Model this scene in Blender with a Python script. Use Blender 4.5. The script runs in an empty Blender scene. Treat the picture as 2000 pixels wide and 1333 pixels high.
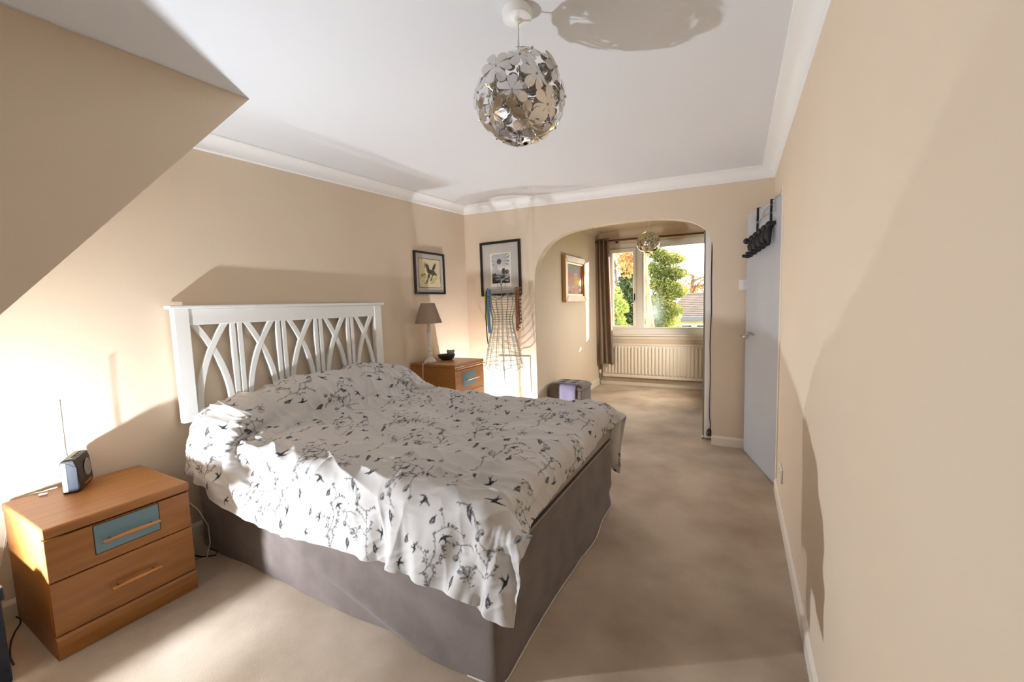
import bpy, math, random
import numpy as np
from mathutils import Vector, Matrix

SC = bpy.context.scene
COL = SC.collection
random.seed(7)
RNG = np.random.default_rng(11)
PI = math.pi

# ------------------------------------------------------------------ camera
def make_camera():
    yaw, pitch, roll = 0.5024, -0.0876, -0.0313
    cy, sy = math.cos(yaw), math.sin(yaw)
    F = Vector((-sy * math.cos(pitch), cy * math.cos(pitch), math.sin(pitch)))
    r = Vector((cy, sy, 0))
    u = r.cross(F)
    c, s = math.cos(roll), math.sin(roll)
    R, U = c * r + s * u, -s * r + c * u
    cam = bpy.data.cameras.new('camera')
    cam.sensor_width = 36.0
    cam.lens = 804.37 / 2000 * 36.0
    cam.clip_start = 0.02
    cam.clip_end = 300
    o = bpy.data.objects.new('camera', cam)
    COL.objects.link(o)
    M = Matrix(((R.x, U.x, -F.x, 2.81), (R.y, U.y, -F.y, 0), (R.z, U.z, -F.z, 1.317), (0, 0, 0, 1)))
    o.matrix_world = M
    SC.camera = o
make_camera()

# ------------------------------------------------------------------ world, sun, photographer's two bare flashes
def make_lights():
    w = bpy.data.worlds.new('world')
    SC.world = w
    w.use_nodes = True
    bg = w.node_tree.nodes['Background']
    bg.inputs[0].default_value = (0.93, 0.97, 1.0, 1)
    bg.inputs[1].default_value = 5.6
    def lamp(name, kind, loc, energy, col, **kw):
        d = bpy.data.lights.new(name, kind)
        d.energy = energy
        d.color = col
        for k, v in kw.items():
            setattr(d, k, v)
        o = bpy.data.objects.new(name, d)
        o.location = loc
        COL.objects.link(o)
        return o
    s = lamp('sun', 'SUN', (6, 14, 6), 12.5, (1.0, 0.84, 0.62), angle=0.009)
    s.rotation_euler = Vector((-0.71, -1.0, -0.27)).to_track_quat('-Z', 'Y').to_euler()
    # bare flash standing on the storage box under the sloping ceiling
    f = lamp('flash_dormer', 'SPOT', (0.405, 0.03, 0.492), 98.0, (0.89, 0.97, 1.06), shadow_soft_size=0.022, spot_size=PI, spot_blend=1.0)
    f.rotation_euler = Vector((0.44, 0.80, 0.38)).to_track_quat('-Z', 'Y').to_euler()
    # daylight portal in the window opening (it only steers sampling of the sky)
    for nm, loc, rx, sx, sy in (('portal_alcove', (1.97, 6.62, 1.5), -PI / 2, 1.95, 1.4),):
        a = lamp(nm, 'AREA', loc, 1.0, (1, 1, 1), shape='RECTANGLE', size=sx, size_y=sy)
        a.rotation_euler = (rx, 0, 0)
        a.data.cycles.is_portal = True
    # bare flash tucked behind the wardrobe edge in the alcove
    f = lamp('flash_alcove', 'SPOT', (2.465, 5.65, 0.95), 35.0, (1.0, 0.92, 0.80), shadow_soft_size=0.03, spot_size=2.6, spot_blend=0.9)
    f.rotation_euler = Vector((-1.0, 0.0, -0.30)).to_track_quat('-Z', 'Y').to_euler()
    # bare flash on the carpet between far cabinet and dress form
    lamp('flash_corner', 'POINT', (0.585, 3.65, 0.10), 31.0, (0.90, 0.96, 1.05), shadow_soft_size=0.015)
make_lights()
SC.view_settings.view_transform = 'Standard'
SC.view_settings.look = 'None'
SC.view_settings.gamma = 1.0
SC.view_settings.use_curve_mapping = False
SC.view_settings.exposure = 0.97
SC.cycles.caustics_reflective = False
SC.cycles.caustics_refractive = False
SC.cycles.diffuse_bounces = 4
SC.cycles.max_bounces = 8

# ------------------------------------------------------------------ materials
def lin(c):
    if isinstance(c, str):
        c = [int(c[i:i + 2], 16) / 255 for i in (0, 2, 4)]
    return tuple(x / 12.92 if x <= 0.04045 else ((x + 0.055) / 1.055) ** 2.4 for x in c)

MATS = {}
def mat(name, col, rough=0.5, metal=0.0, col2=None, scale=8.0, stretch=(1, 1, 1), bump=0.0, bscale=60.0,
        sheen=0.0, spec=0.5, attr=False, detail=4.0, lo=0.35, hi=0.65, trans=0.0, bdist=0.01):
    m = bpy.data.materials.new(name)
    m.use_nodes = True
    nt = m.node_tree
    b = nt.nodes['Principled BSDF']
    b.inputs['Roughness'].default_value = rough
    b.inputs['Metallic'].default_value = metal
    b.inputs['Specular IOR Level'].default_value = spec
    if sheen:
        b.inputs['Sheen Weight'].default_value = sheen
        b.inputs['Sheen Roughness'].default_value = 0.4
    c1 = lin(col) + (1,)
    b.inputs['Base Color'].default_value = c1
    tc = nt.nodes.new('ShaderNodeTexCoord')
    mp = nt.nodes.new('ShaderNodeMapping')
    mp.inputs['Scale'].default_value = stretch
    nt.links.new(tc.outputs['Object'], mp.inputs['Vector'])
    if attr:
        a = nt.nodes.new('ShaderNodeAttribute')
        a.attribute_name = 'Col'
        nt.links.new(a.outputs['Color'], b.inputs['Base Color'])
    elif col2 is not None:
        n = nt.nodes.new('ShaderNodeTexNoise')
        n.inputs['Scale'].default_value = scale
        n.inputs['Detail'].default_value = detail
        nt.links.new(mp.outputs['Vector'], n.inputs['Vector'])
        rp = nt.nodes.new('ShaderNodeValToRGB')
        rp.color_ramp.elements[0].position = lo
        rp.color_ramp.elements[1].position = hi
        rp.color_ramp.elements[0].color = c1
        rp.color_ramp.elements[1].color = lin(col2) + (1,)
        nt.links.new(n.outputs['Fac'], rp.inputs['Fac'])
        nt.links.new(rp.outputs['Color'], b.inputs['Base Color'])
    if bump:
        n2 = nt.nodes.new('ShaderNodeTexNoise')
        n2.inputs['Scale'].default_value = bscale
        n2.inputs['Detail'].default_value = 3.0
        nt.links.new(mp.outputs['Vector'], n2.inputs['Vector'])
        bp = nt.nodes.new('ShaderNodeBump')
        bp.inputs['Strength'].default_value = bump
        bp.inputs['Distance'].default_value = bdist
        nt.links.new(n2.outputs['Fac'], bp.inputs['Height'])
        nt.links.new(bp.outputs['Normal'], b.inputs['Normal'])
    if trans:
        out = nt.nodes['Material Output']
        t = nt.nodes.new('ShaderNodeBsdfTranslucent')
        src = b.inputs['Base Color']
        if src.is_linked:
            nt.links.new(src.links[0].from_socket, t.inputs['Color'])
        else:
            t.inputs['Color'].default_value = c1
        mx = nt.nodes.new('ShaderNodeMixShader')
        mx.inputs[0].default_value = trans
        nt.links.new(b.outputs[0], mx.inputs[1])
        nt.links.new(t.outputs[0], mx.inputs[2])
        nt.links.new(mx.outputs[0], out.inputs['Surface'])
    MATS[name] = m
    return m

mat('paint_cream', 'e2cfb7', 0.75, col2='e4d2bb', scale=1.5, bump=0.04, bscale=180, spec=0.25)
mat('paint_ceiling', 'e1e1e3', 0.85, col2='e2e2e4', scale=2, bump=0.03, bscale=150, spec=0.2)
mat('paint_gloss', 'efe5d6', 0.35, col2='ece1d0', scale=6)
mat('trim_white', 'f1efec', 0.55, spec=0.35)
mat('white_lacquer', 'f0eee9', 0.3, col2='ecebe6', scale=5)
mat('door_grey', 'b3b6ba', 0.38, col2='afb2b6', scale=3, stretch=(1, 1, .3), bump=0.02, bscale=25)
mat('carpet', 'b09a83', 0.98, col2='dac7b1', scale=2.2, bump=0.9, bscale=520, sheen=0.25, spec=0.05, detail=7, lo=0.30, hi=0.62, bdist=0.0045)
mat('wood', '965f2c', 0.38, col2='a67038', scale=7, stretch=(6, .55, 6), detail=6, bump=0.03, bscale=40, lo=.3, hi=.7)
mat('wood_handle', 'c07a35', 0.3, col2='c98845', scale=14, stretch=(5, 1, 5))
mat('wood_dark_gap', '3a2412', 0.8)
mat('frosted_glass', '6f8b93', 0.25, col2='748f97', scale=4)
mat('chrome', 'd9d6d2', 0.07, 1.0)
mat('steel', 'b9b6b0', 0.25, 1.0)
mat('brass_bulb', 'cfc9bd', 0.10, 1.0)
mat('black_plastic', '141416', 0.3)
mat('black_gloss', '0c0d10', 0.12)
mat('black_matt', '17171a', 0.55)
mat('radio_grey', '8b8578', 0.45)
mat('radio_blue', '151d28', 0.3)
mat('print', 'ffffff', 0.85, attr=True, bump=0.15, bscale=420, spec=0.15, sheen=0.15)
mat('art', 'ffffff', 0.6, attr=True, spec=0.3)
mat('linen', 'd9d3cb', 0.9, bump=0.2, bscale=300, sheen=0.2)
mat('valance', '6e635e', 0.85, col2='7e726d', scale=6, bump=0.12, bscale=160, sheen=0.35, stretch=(1, 1, 1), spec=.15)
mat('mattress_side', 'a3978c', 0.9, col2='aa9e93', scale=8, bump=0.15, bscale=200, sheen=.2, spec=.15)
mat('frame_black', '1c1613', 0.3)
mat('frame_wood', 'c69a5c', 0.4, col2='d3ab70', scale=12, stretch=(1, 1, .2))
mat('frame_gold', 'd29a34', 0.3, 0.7)
mat('mount_grey', 'c3bdb4', 0.8)
mat('mount_white', 'e9e3d8', 0.8)
mat('shade_linen', 'b9a491', 0.9, col2='ad9885', scale=120, bump=0.1, bscale=250, trans=0.25)
mat('lamp_white', 'e6e2d8', 0.5, col2='dcd7cb', scale=20)
mat('stone_dark', '4d463e', 0.6, col2='2a2622', scale=14, bump=0.2, bscale=60)
mat('stone_grey', '8b867f', 0.8, col2='a19b93', scale=25, bump=0.4, bscale=70)
mat('wire_green', '8b968c', 0.45)
mat('pole_pale', 'b9c9c6', 0.35, 0.3)
mat('ribbon_yellow', 'd8cc18', 0.6)
mat('ribbon_blue', '5b8fc4', 0.6)
mat('ribbon_black', '23231c', 0.6)
mat('bead_brown', '6d3a22', 0.25, col2='a9744f', scale=60)
mat('curtain', '937f70', 0.75, col2='9c8879', scale=3, stretch=(1, 1, .2), bump=0.12, bscale=220, sheen=.2, trans=0.12)
mat('rod', '4d3a2d', 0.4)
mat('radiator', 'ece3d3', 0.35)
mat('upvc', 'f1ece4', 0.3)
mat('mirror', 'e8eae8', 0.02, 1.0)
mat('wardrobe_white', 'e6e2dd', 0.45)
mat('wardrobe_stile', '7b796e', 0.4)
mat('ottoman', '5e5049', 0.9, col2='6a5b53', scale=10, bump=0.2, bscale=120, sheen=.4)
mat('lavender', '7d7b92', 0.9, bump=0.2, bscale=200)
mat('box_navy', '2b2f38', 0.85, col2='343843', scale=30, bump=0.3, bscale=150)
mat('plastic_white', 'efece6', 0.35)
mat('paper_white', 'f2efe9', 0.6, trans=.3)
mat('cable_white', 'dcd6cc', 0.5)
# outdoors
mat('bark_pine', '9a7350', 0.9, col2='6a4d35', scale=5, stretch=(3, 3, .6), bump=.6, bscale=14)
mat('bark_dark', '5d4938', 0.9, col2='3f3126', scale=5, bump=.5, bscale=14)
mat('leaf_bright', '8f8b3a', 0.7, col2='4d5a24', scale=.7, trans=.45)
mat('leaf_dark', '3f5222', 0.8, col2='2f3f1c', scale=.7, trans=.3)
mat('leaf_gold', 'a87c42', 0.8, col2='7d5630', scale=.7, trans=.4)
mat('leaf_bush', '9aa255', 0.8, col2='79893f', scale=.8, trans=.4)
mat('roof_tile', '4a3d33', 0.95, col2='574a3f', scale=3)
mat('fascia', '4f4d50', 0.8)
mat('render_cream', 'b7a577', 0.9, col2='ad9b6e', scale=3)
mat('tarmac', '8c8580', 0.95, col2='7c7570', scale=2)
mat('grass', '7d8a48', 0.95, col2='93984f', scale=.5)
mat('felt_roof', '86807b', 0.9, col2='98928c', scale=2)

def make_glass():
    m = bpy.data.materials.new('window_glass')
    m.use_nodes = True
    nt = m.node_tree
    out = nt.nodes['Material Output']
    nt.nodes.remove(nt.nodes['Principled BSDF'])
    tr = nt.nodes.new('ShaderNodeBsdfTransparent')
    gl = nt.nodes.new('ShaderNodeBsdfGlossy')
    gl.inputs['Roughness'].default_value = 0.02
    fr = nt.nodes.new('ShaderNodeFresnel')
    fr.inputs['IOR'].default_value = 1.35
    mx = nt.nodes.new('ShaderNodeMixShader')
    nt.links.new(fr.outputs[0], mx.inputs[0])
    nt.links.new(tr.outputs[0], mx.inputs[1])
    nt.links.new(gl.outputs[0], mx.inputs[2])
    # soft milky cloud mixed into the glass, low on the pane
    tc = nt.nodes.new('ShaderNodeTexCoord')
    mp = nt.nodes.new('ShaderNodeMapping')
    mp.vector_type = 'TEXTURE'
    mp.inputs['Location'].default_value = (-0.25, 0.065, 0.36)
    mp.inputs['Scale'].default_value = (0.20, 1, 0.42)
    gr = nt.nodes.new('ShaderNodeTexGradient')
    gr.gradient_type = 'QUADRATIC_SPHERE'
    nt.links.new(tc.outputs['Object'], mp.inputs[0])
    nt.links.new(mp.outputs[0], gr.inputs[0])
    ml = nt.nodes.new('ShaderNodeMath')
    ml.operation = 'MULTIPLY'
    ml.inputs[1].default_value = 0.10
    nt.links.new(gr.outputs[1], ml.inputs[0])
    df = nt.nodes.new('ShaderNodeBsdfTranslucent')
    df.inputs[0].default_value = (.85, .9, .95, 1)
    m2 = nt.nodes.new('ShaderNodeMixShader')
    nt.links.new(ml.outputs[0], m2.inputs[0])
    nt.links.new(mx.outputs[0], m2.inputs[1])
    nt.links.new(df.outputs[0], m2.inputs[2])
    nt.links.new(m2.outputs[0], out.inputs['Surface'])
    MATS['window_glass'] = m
make_glass()

# ------------------------------------------------------------------ mesh helpers
class MB:
    def __init__(s):
        s.v, s.f = [], []
    def add(s, vs, fs):
        n = len(s.v)
        s.v += [tuple(map(float, p)) for p in vs]
        s.f += [tuple(i + n for i in q) for q in fs]
        return s
    def box(s, x0, x1, y0, y1, z0, z1):
        return s.add([(x0, y0, z0), (x1, y0, z0), (x1, y1, z0), (x0, y1, z0), (x0, y0, z1), (x1, y0, z1), (x1, y1, z1), (x0, y1, z1)],
                     [(0, 3, 2, 1), (4, 5, 6, 7), (0, 1, 5, 4), (1, 2, 6, 5), (2, 3, 7, 6), (3, 0, 4, 7)])
    def obox(s, o, ax, ay, az, x0, x1, y0, y1, z0, z1):
        o, ax, ay, az = map(Vector, (o, ax, ay, az))
        b = MB().box(x0, x1, y0, y1, z0, z1)
        return s.add([o + ax * p[0] + ay * p[1] + az * p[2] for p in b.v], b.f)
    def tube(s, pts, r, n=8, closed=False, cap=True, flat=None):
        P = [Vector(p) for p in pts]
        m = len(P)
        rr = r if isinstance(r, (list, tuple)) else [r] * m
        T = []
        for i in range(m):
            if closed:
                t = P[(i + 1) % m] - P[i - 1]
            else:
                t = P[min(i + 1, m - 1)] - P[max(i - 1, 0)]
            T.append(t.normalized() if t.length > 1e-9 else Vector((0, 0, 1)))
        up = Vector((0, 0, 1)) if abs(T[0].z) < .9 else Vector((1, 0, 0))
        a = T[0].cross(up).normalized()
        vs, fs = [], []
        for i in range(m):
            a = (a - T[i] * a.dot(T[i]))
            a = a.normalized() if a.length > 1e-6 else T[i].orthogonal().normalized()
            b = T[i].cross(a)
            for k in range(n):
                th = 2 * PI * k / n
                vs.append(P[i] + (a * math.cos(th) + b * math.sin(th) * (flat or 1)) * rr[i])
        for i in range(m if closed else m - 1):
            j = (i + 1) % m
            for k in range(n):
                l = (k + 1) % n
                fs.append((i * n + k, i * n + l, j * n + l, j * n + k))
        if cap and not closed:
            fs.append(tuple(range(n))[::-1])
            fs.append(tuple((m - 1) * n + k for k in range(n)))
        return s.add(vs, fs)
    def lathe(s, prof, c=(0, 0, 0), n=24, ax=None, ay=None, az=None, capb=True, capt=True):
        c = Vector(c)
        ax = Vector(ax or (1, 0, 0)); ay = Vector(ay or (0, 1, 0)); az = Vector(az or (0, 0, 1))
        vs, fs = [], []
        for r, z in prof:
            for k in range(n):
                th = 2 * PI * k / n
                vs.append(c + ax * (r * math.cos(th)) + ay * (r * math.sin(th)) + az * z)
        for i in range(len(prof) - 1):
            for k in range(n):
                l = (k + 1) % n
                fs.append((i * n + k, i * n + l, (i + 1) * n + l, (i + 1) * n + k))
        if capb: fs.append(tuple(range(n))[::-1])
        if capt: fs.append(tuple((len(prof) - 1) * n + k for k in range(n)))
        return s.add(vs, fs)
    def prism(s, poly, o, au, av, an, d):
        """polygon in (u,v) extruded by d along an"""
        o, au, av, an = map(Vector, (o, au, av, an))
        n = len(poly)
        vs = [o + au * p[0] + av * p[1] for p in poly] + [o + au * p[0] + av * p[1] + an * d for p in poly]
        fs = [tuple(range(n))[::-1], tuple(range(n, 2 * n))] + [(i, (i + 1) % n, (i + 1) % n + n, i + n) for i in range(n)]
        return s.add(vs, fs)
    def sphere(s, c, r, n=16, m=10, sc=(1, 1, 1)):
        prof = [(max(1e-4, math.sin(PI * i / m)), -math.cos(PI * i / m)) for i in range(m + 1)]
        q = MB().lathe(prof, n=n)
        return s.add([(c[0] + p[0] * r * sc[0], c[1] + p[1] * r * sc[1], c[2] + p[2] * r * sc[2]) for p in q.v], q.f)
    def grid(s, P, closed_u=False):
        """P[i][j] array of points"""
        P = np.asarray(P, float)
        a, b = P.shape[:2]
        fs = []
        for i in range(a if closed_u else a - 1):
            for j in range(b - 1):
                k = (i + 1) % a
                fs.append((i * b + j, k * b + j, k * b + j + 1, i * b + j + 1))
        return s.add(P.reshape(-1, 3).tolist(), fs)

ORG = {}
def org(o):
    return ORG.get(o.name, Vector((0, 0, 0)))
def link(name, me, parent=None, origin=None):
    o = bpy.data.objects.new(name, me)
    COL.objects.link(o)
    if parent is not None:
        o.parent = parent
        ORG[o.name] = org(parent)
    else:
        ORG[o.name] = Vector(origin or (0, 0, 0))
        o.location = ORG[o.name]
    return o
def build(mb, name, material, parent=None, origin=None, smooth=None, bevel=0.0, seg=2):
    me = bpy.data.meshes.new(name)
    g = org(parent) if parent is not None else Vector(origin or (0, 0, 0))
    me.from_pydata([(p[0] - g.x, p[1] - g.y, p[2] - g.z) for p in mb.v], [], mb.f)
    me.materials.append(MATS[material])
    if smooth is not None:
        me.polygons.foreach_set('use_smooth', [True] * len(me.polygons))
        me.set_sharp_from_angle(angle=math.radians(smooth))
    me.update()
    o = link(name, me, parent, origin)
    if bevel:
        b = o.modifiers.new('bevel', 'BEVEL')
        b.width = bevel
        b.segments = seg
        b.limit_method = 'ANGLE'
    return o
def thing(name, label, cat, loc, group=None, kind=None):
    o = bpy.data.objects.new(name, None)
    COL.objects.link(o)
    o.location = loc
    o.empty_display_size = 0.1
    ORG[o.name] = Vector(loc)
    return tag(o, label, cat, group, kind)
def tag(o, label=None, cat=None, group=None, kind=None):
    if label: o['label'] = label
    if cat: o['category'] = cat
    if group: o['group'] = group
    if kind: o['kind'] = kind
    return o
def struct(mb, name, material, label=None, cat=None, **kw):
    return tag(build(mb, name, material, **kw), label, cat, kind='structure')
def box(*a):
    return MB().box(*a)
def color_attr(me, cols):
    a = me.color_attributes.new('Col', 'FLOAT_COLOR', 'POINT')
    c = np.ones((len(cols), 4), np.float32)
    c[:, :3] = cols
    a.data.foreach_set('color', c.ravel())

def vnoise(u, v, seed=0):
    """smooth value noise, u v arrays"""
    r = np.random.default_rng(seed).random((64, 64))
    iu, iv = np.floor(u).astype(int), np.floor(v).astype(int)
    fu, fv = u - iu, v - iv
    fu, fv = fu * fu * (3 - 2 * fu), fv * fv * (3 - 2 * fv)
    g = lambda a, b: r[a % 64, b % 64]
    return (g(iu, iv) * (1 - fu) + g(iu + 1, iv) * fu) * (1 - fv) + (g(iu, iv + 1) * (1 - fu) + g(iu + 1, iv + 1) * fu) * fv

# ================================================================== THE SETTING
XR, YB, YW = 3.06, 4.046, 6.50
def zcov(x, y):                       # underside of the coving; the old ceiling is not quite level
    zl, zr = 2.244 + 0.0324 * y, 2.238 + 0.010 * y
    t = x / XR
    return zl * (1 - t) + zr * t
CH = 0.088
def zceil(x, y):
    return zcov(x, y) + CH
CHK, YP = 0.69, 1.267                 # dormer cheek and where the slope starts
ZP = 2.394
SLOPE = 1.17

def build_shell():
    struct(box(-0.2, 3.4, -1.5, 6.7, -0.12, 0.0), 'floor', 'carpet', 'beige pile carpet covering the whole bedroom floor', 'floor')
    struct(box(-0.12, 0.0, -1.4, YB + 0.1, 0, 2.6), 'wall_left', 'paint_cream', 'cream painted wall behind the white headboard', 'wall')
    m = box(XR, XR + 0.12, -1.4, 3.235, 0, 2.6)
    m.box(XR, XR + 0.12, 3.235, 3.99, 2.045, 2.6)
    m.box(XR, XR + 0.12, 3.99, YB + 0.1, 0, 2.6)
    struct(m, 'wall_right', 'paint_cream', 'long bare cream wall at the right with the grey door', 'wall')
    # back wall with the wide flattened arch
    arch = [(0.888, 0.0), (0.886, 1.50), (0.896, 1.669), (0.925, 1.77), (0.992, 1.877), (1.07, 1.955), (1.169, 2.012), (1.30, 2.045), (1.446, 2.064), (1.754, 2.08),
            (2.05, 2.075), (2.222, 2.058), (2.395, 2.022), (2.47, 1.99), (2.535, 1.945), (2.585, 1.88), (2.608, 1.80), (2.614, 1.70), (2.618, 0.0)]
    # smooth the arch outline by Chaikin
    pts = arch
    for _ in range(2):
        q = [pts[0]]
        for a, b in zip(pts[:-1], pts[1:]):
            q += [(a[0] * .75 + b[0] * .25, a[1] * .75 + b[1] * .25), (a[0] * .25 + b[0] * .75, a[1] * .25 + b[1] * .75)]
        q.append(pts[-1])
        pts = q
    T = 0.11
    m = MB()
    n = len(pts)
    vs, fs = [], []
    for y in (YB, YB + T):
        vs += [(x, y, z) for x, z in pts]
        for x, z in pts:
            vs.append((x, y, 2.6))
    N2 = 2 * n
    for k, off in ((0, 0), (1, N2)):
        for i in range(n - 1):
            q = (off + i, off + i + 1, off + n + i + 1, off + n + i)
            fs.append(q if k == 0 else q[::-1])
    for i in range(n - 1):
        fs.append((i, N2 + i, N2 + i + 1, i + 1))
    m.add(vs, fs)
    m.box(0, pts[0][0], YB, YB + T, 0, 2.6)
    m.box(pts[-1][0], XR, YB, YB + T, 0, 2.6)
    struct(m, 'wall_back', 'paint_cream', 'cream wall pierced by the wide arch to the alcove', 'wall')
    struct(box(-0.1, 3.2, -1.5, -1.4, 0, 2.6), 'wall_near', 'paint_cream', 'cream wall behind the camera position', 'wall')
    # ceiling as a thick slab following zceil
    xs = np.linspace(-0.12, XR + 0.12, 12); ys = np.linspace(-1.45, YB + 0.1, 16)
    P = [[(x, y, zceil(x, y)) for y in ys] for x in xs]
    m = MB().grid(P)
    m.f = [q[::-1] for q in m.f]
    m.grid([[(x, y, 2.62) for y in ys] for x in xs])
    struct(m, 'ceiling', 'paint_ceiling', 'plain white ceiling over the bedroom', 'ceiling')
    # dormer: vertical cheek and the sloping ceiling left of it
    yb = YP - ZP / SLOPE
    zp = zceil(CHK, YP)
    m = MB().prism([(YP, zp + .01), (-1.42, zceil(CHK, -1.4) + .03), (-1.42, 0), (YP - zp / SLOPE, 0)], (CHK - .012, 0, 0), (0, 1, 0), (0, 0, 1), (1, 0, 0), 0.012)
    struct(m, 'wall_dormer', 'paint_cream', 'cream triangular dormer cheek jutting in at upper left', 'wall')
    m = MB().prism([(YP + .004, zp + .012), (YP - zp / SLOPE, 0), (YP - zp / SLOPE - .12, 0), (YP - .12, zp + .03)], (-0.02, 0, 0), (0, 1, 0), (0, 0, 1), (1, 0, 0), CHK + .008)
    struct(m, 'ceiling_slope', 'paint_cream', 'sloping ceiling running down behind the dormer cheek', 'ceiling')
    # coving
    def cove(name, A, B, inward):
        A, B, I = Vector(A), Vector(B), Vector(inward)
        prof = [(0, -CH), (0.004, -CH), (0.008, -CH + .006)]
        for k in range(7):
            th = PI / 2 * k / 6
            prof.append((0.082 - 0.070 * math.cos(th), -0.014 - 0.066 + 0.066 * math.sin(th)))
        prof += [(0.088, -0.010), (0.092, -0.010), (0.095, 0.004), (0, 0.004)]
        vs, N = [], 14
        for i in range(N + 1):
            p = A.lerp(B, i / N)
            for a, b in prof:
                q = p + I * a
                vs.append((q.x, q.y, zceil(min(max(q.x, 0), XR), q.y) + b))
        k = len(prof); fs = []
        for i in range(N):
            for j in range(k):
                l = (j + 1) % k
                fs.append((i * k + j, i * k + l, (i + 1) * k + l, (i + 1) * k + j))
        fs += [tuple(range(k))[::-1], tuple(N * k + j for j in range(k))]
        struct(MB().add(vs, fs), name, 'trim_white', smooth=35)
    cove('trim_1', (0, YP, 0), (0, YB, 0), (1, 0, 0))
    cove('trim_2', (0, YB, 0), (XR, YB, 0), (0, -1, 0))
    cove('trim_3', (XR, -1.4, 0), (XR, YB, 0), (-1, 0, 0))
    for n_, lab in (('trim_1', 'white coving along the top of the headboard wall'), ('trim_2', 'white coving above the arch'), ('trim_3', 'white coving along the top of the long right wall')):
        tag(bpy.data.objects[n_], lab, 'coving')
    # skirting boards
    def skirt(name, A, B, inward, h=0.085, label=''):
        A, B, I = Vector(A), Vector(B), Vector(inward)
        prof = [(0, 0), (0.016, 0), (0.016, h - .018), (0.011, h - .008), (0.006, h), (0, h)]
        D = (B - A)
        m = MB().prism(prof, A, I, (0, 0, 1), D.normalized(), D.length)
        tag(struct(m, name, 'paint_gloss'), label, 'skirting')
    skirt('baseboard_right', (XR, -1.4, 0), (XR, 3.225, 0), (-1, 0, 0), label='cream skirting along the foot of the long right wall')
    skirt('baseboard_left', (0, -0.75, 0), (0, YB, 0), (1, 0, 0), label='cream skirting behind the near bedside cabinet')
    skirt('baseboard_back', (2.618, YB, 0), (XR, YB, 0), (0, -1, 0), label='short cream skirting between arch and grey door')
    skirt('baseboard_corner', (0.0, YB, 0), (0.40, YB, 0), (0, -1, 0), label='cream skirting in the corner beside the hatch')
    skirt('baseboard_window', (0.86, YW, 0), (3.06, YW, 0), (0, -1, 0), h=.115, label='cream skirting under the radiator')
    skirt('baseboard_alcove', (0.862, 4.79, 0), (0.862, YW, 0), (1, 0, 0), h=.10, label='cream skirting along the alcove side wall')
    # alcove
    struct(MB().box(0.76, 0.884, YB + T, 4.79, 0, 2.6).box(0.74, 0.862, 4.79, YW, 0, 2.6), 'wall_alcove_left', 'paint_cream', 'cream side wall of the alcove holding the gilt-framed painting', 'wall')
    struct(box(3.06, 3.18, YB + .1, YW, 0, 2.6), 'wall_alcove_right', 'paint_cream', 'alcove side wall hidden behind the wardrobe', 'wall')
    W0, W1, Z0, Z1 = 0.985, 2.96, 0.80, 2.205
    m = MB().box(0.7, W0, YW, YW + .25, 0, 2.6).box(W1, 3.2, YW, YW + .25, 0, 2.6).box(W0, W1, YW, YW + .25, 0, Z0).box(W0, W1, YW, YW + .25, Z1, 2.6)
    struct(m, 'wall_window', 'paint_cream', 'cream alcove wall around the window and radiator', 'wall')
    struct(box(0.7, 3.2, YB + T, YW + .2, 2.40, 2.5), 'ceiling_alcove', 'paint_cream', 'cream ceiling of the window alcove', 'ceiling')
    def cove2(name, poly, o, an, d, lab):
        tag(struct(MB().prism(poly, o, an[0], (0, 0, 1), an[1], d), name, 'paint_cream', smooth=35), lab, 'coving')
    pr = [(0, 0)] + [(0.075 - 0.068 * math.cos(PI / 2 * k / 6), -0.085 + .075 * math.sin(PI / 2 * k / 6)) for k in range(7)] + [(0.082, 0)]
    cove2('trim_4', pr, (0.7, YW, 2.40), ((0, -1, 0), (1, 0, 0)), 2.4, 'cream coving above the curtain rod')
    cove2('trim_5', pr, (0.862, 4.79, 2.40), ((1, 0, 0), (0, 1, 0)), YW - 4.79, 'cream coving above the gilt-framed painting')
    # hatch door on the back wall
    h = thing('door_2', 'low cream eaves hatch in wall behind the dress form', 'hatch', (0.61, YB, 0), kind='structure')
    build(box(0.435, 0.80, YB - .006, YB - .0005, 0.012, 0.717), 'panel', 'paint_cream', h, bevel=.002)
    build(MB().box(0.41, 0.432, YB - .011, YB - .0005, 0, 0.742).box(0.803, 0.812, YB - .011, YB - .0005, 0, 0.742).box(0.432, 0.803, YB - .011, YB - .0005, 0.721, 0.742), 'hatch_frame', 'paint_gloss', h, bevel=.002)

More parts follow.
